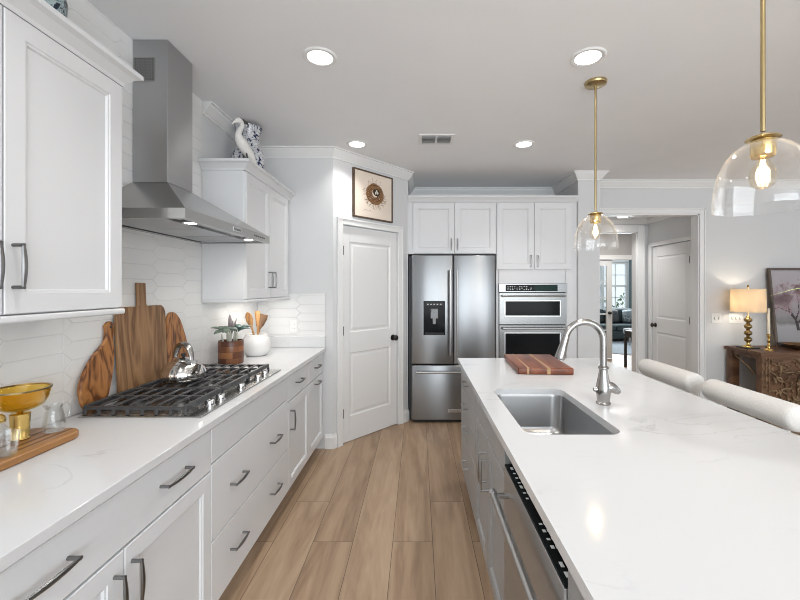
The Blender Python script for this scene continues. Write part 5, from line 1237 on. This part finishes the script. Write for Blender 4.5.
# long-leaved plant on the island; one leaf reaches into view
gp = thing('leafy_plant', 'long arching pale-green leaves of a vase plant on the island', 'plant', (1.26, 1.0, 0.9155))
bm = B(); lathe(bm, [(0.05, 0), (0.055, 0.004), (0.065, 0.08), (0.055, 0.15), (0.04, 0.19), (0.045, 0.20), (0.04, 0.20), (0.034, 0.185), (0.05, 0.1), (0, 0.01)], seg=32); obj('vase', bm, 'white_ceramic', gp, smooth=True)
def blade(pts, w_):
    bm = B(); pp = smooth_path(pts, 8); n = len(pp)-1
    tube(bm, pp, [max(0.0006, w_*(1-(i/n)**2.5)*min(1, 0.25+i/n*3)) for i in range(n+1)], 8, flat=(0.14, 1)); obj('leaf', bm, 'leaf_green', gp, smooth=True)
blade([(0, 0, 0.19), (-0.06, 0, 0.40), (-0.19, 0.0, 0.535), (-0.28, 0.0, 0.535), (-0.362, 0.0, 0.515)], 0.0055)
blade([(0, 0, 0.19), (-0.06, 0.01, 0.45), (-0.17, 0.01, 0.60), (-0.29, 0.0, 0.64)], 0.006)
blade([(0, 0, 0.19), (0.05, 0.02, 0.45), (0.12, 0.05, 0.62), (0.20, 0.08, 0.60)], 0.007)
blade([(0, 0, 0.19), (0.0, -0.05, 0.48), (0.04, -0.10, 0.62), (0.06, -0.2, 0.60)], 0.007)
blade([(0, 0, 0.19), (0.02, 0.05, 0.50), (0.0, 0.14, 0.66), (0.02, 0.22, 0.68)], 0.007)

# ------------------------------------------------------------------ sitting room seen through the hall
so = thing('sofa', 'dark grey sofa under the sitting-room window', 'sofa', (5.3, 10.9, 0))
obj('seat_base', bbox(-1.1, 1.1, -0.43, 0.42, 0.08, 0.30, 0.03, 3), 'sofa_teal', so, smooth=True)
for x0, x1 in ((-0.92, -0.01), (0.01, 0.92)):
    obj('seat_cushion', bbox(x0, x1, -0.45, 0.18, 0.305, 0.46, 0.04, 4), 'sofa_teal', so, smooth=True)
    bm = B(); box(bm, x0, x1, 0.19, 0.38, 0.47, 0.86, 0.06, 4); obj('back_cushion', bm, 'sofa_teal', so, smooth=True)
obj('backrest', bbox(-1.1, 1.1, 0.385, 0.46, 0.305, 0.80, 0.03, 3), 'sofa_teal', so, smooth=True)
for x0 in (-1.1, 0.93): obj('armrest', bbox(x0, x0+0.17, -0.44, 0.38, 0.305, 0.62, 0.04, 3), 'sofa_teal', so, smooth=True)
for sx in (-1.0, 1.0):
    for sy in (-0.36, 0.36):
        bm = B(); tube(bm, [(sx, sy, 0.085), (sx, sy, 0.0)], [0.03, 0.022], 10); obj('leg', bm, 'dark_wood', so)
def cushion(label, m, x, y, z_, rx, rz_):
    bm = B(); n = 10; h = 0.19; V = {}
    for s in (1, -1):
        for i in range(n+1):
            for j in range(n+1):
                u, v = -1+2*i/n, -1+2*j/n; th = 0.075*((1-u**4)*(1-v**4))**0.5*s
                if s == -1 and (i in (0, n) or j in (0, n)): V[(s, i, j)] = V[(1, i, j)]
                else: V[(s, i, j)] = bm.verts.new((u*h*(1-0.06*v*v), th, v*h*(1-0.06*u*u)))
        for i in range(n):
            for j in range(n):
                try: bm.faces.new([V[(s, i, j)], V[(s, i+1, j)], V[(s, i+1, j+1)], V[(s, i, j+1)]])
                except ValueError: pass
    bm.transform(Matrix.Translation((x, y, z_)) @ Matrix.Rotation(rz_, 4, 'Z') @ Matrix.Rotation(rx, 4, 'X'))
    o = obj('cushion', bm, m, smooth=True, angle=80); recenter(o); tag(o, label, 'cushion', 'cushions on the sofa')
cushion('plain charcoal cushion propped on the grey sofa', 'cushion_dark', 5.45, 11.0, 0.655, -0.2, 0.1)
cushion('patterned light cushion on the grey sofa by the curtain', 'cushion_pattern', 5.93, 10.98, 0.655, -0.2, -0.3)
bm = B(); lathe(bm, [(1.25, 0.001), (1.25, 0.010), (1.24, 0.013), (0, 0.013)], (5.2, 9.55, 0), 48); o = obj('rug', bm, 'rug_grey'); recenter(o); tag(o, 'round blue-grey rug on the sitting-room floor', 'rug')
ot = thing('ottoman', 'round grey upholstered stool on the blue-grey rug', 'ottoman', (5.42, 9.95, 0.0135))
bm = B(); lathe(bm, [(0.17, 0.27), (0.19, 0.29), (0.195, 0.36), (0.18, 0.40), (0.10, 0.415), (0, 0.417)], seg=28); obj('seat', bm, 'ottoman_fabric', ot, smooth=True)
for k in range(4):
    a = PI/4+k*PI/2; bm = B(); tube(bm, [(0.12*math.cos(a), 0.12*math.sin(a), 0.275), (0.15*math.cos(a), 0.15*math.sin(a), 0)], [0.024, 0.018], 10); obj('leg', bm, 'ottoman_fabric', ot, smooth=True)
st = thing('side_table', 'tall thin-legged black side table inside the sitting room', 'side table', (4.0, 7.0, 0))
obj('table_top', bbox(-0.22, 0.22, -0.20, 0.20, 0.655, 0.68, 0.003, 1), 'dark_wood', st)
obj('apron', bbox(-0.21, 0.21, -0.19, 0.19, 0.56, 0.654), 'dark_wood', st)
for sx in (-0.2, 0.2):
    for sy in (-0.18, 0.18): obj('leg', bbox(sx-0.018, sx+0.018, sy-0.018, sy+0.018, 0.001, 0.56), 'dark_wood', st)
la = thing('table_lamp', 'unlit lamp with white cone shade on the black side table', 'lamp', (4.02, 7.0, 0.6806))
bm = B(); lathe(bm, [(0.07, 0), (0.07, 0.012), (0.03, 0.03), (0.05, 0.12), (0.06, 0.20), (0.03, 0.30), (0.012, 0.33), (0.012, 0.40)], seg=24); obj('base', bm, 'white_ceramic', la, smooth=True)
bm = B(); lathe(bm, [(0.19, 0.37), (0.08, 0.63), (0.077, 0.63), (0.187, 0.37), (0.19, 0.37)], seg=32, cap0=False, cap1=False); obj('lamp_shade', bm, 'shade_white', la, smooth=True, angle=60)
cu = thing('curtain', 'grey-teal curtain hanging at the edge of the sitting-room window', 'curtain', (6.42, 11.6, 0.02))
bm = B(); rings = []
prof_ = [(-0.16+0.32*i/40, 0.03*math.sin(i*1.25)) for i in range(41)]
vv = [[bm.verts.new((x, y, z_)) for x, y in prof_] for z_ in (0, 2.35)] + [[bm.verts.new((x, y+0.006, z_)) for x, y in prof_] for z_ in (2.35, 0)]
for a, b_ in zip(vv, vv[1:]+vv[:1]):
    for i in range(40): bm.faces.new((a[i], a[i+1], b_[i+1], b_[i]))
obj('drape', bm, 'curtain_teal', cu, smooth=True, angle=80)
bm = B(); tube(bm, [(-0.3, 0.03, 2.37), (0.25, 0.03, 2.37)], 0.012, 10); obj('rod', bm, 'dark_wood', cu)
random.seed(4)
def bush(label, x, y, s):
    t = thing('shrub', label, 'shrub', (x, y, 0), 0, 'shrubs outside the window')
    bm = B()
    for k in range(260):
        v = Vector((random.gauss(0, 1), random.gauss(0, 1), random.gauss(0, 1))).normalized()*random.uniform(0.75, 1.0)
        c = Vector((v.x*0.5*s, v.y*0.4*s, 0.62*s+v.z*0.5*s)); d = Vector((random.gauss(0, 1), random.gauss(0, 1), random.gauss(0, 1))).normalized()*0.09
        leaf_bm(bm, c, c+d, 0.03, 0.01, n=3, thick=0.15)
    obj('foliage', bm, 'bush_green', t, smooth=True)
    bm = B(); tube(bm, [(0, 0, 0), (0, 0, 0.6*s)], [0.05, 0.03], 8); obj('stem', bm, 'stool_wood', t)
bush('green shrub outside the window, behind its inner pane', 6.0, 12.9, 1.05)
bush('green shrub outside the window, toward the curtain', 7.35, 13.3, 1.25)
struct('ground', bbox(3, 10, 12.2, 15, -0.06, 0), 'bush_green')
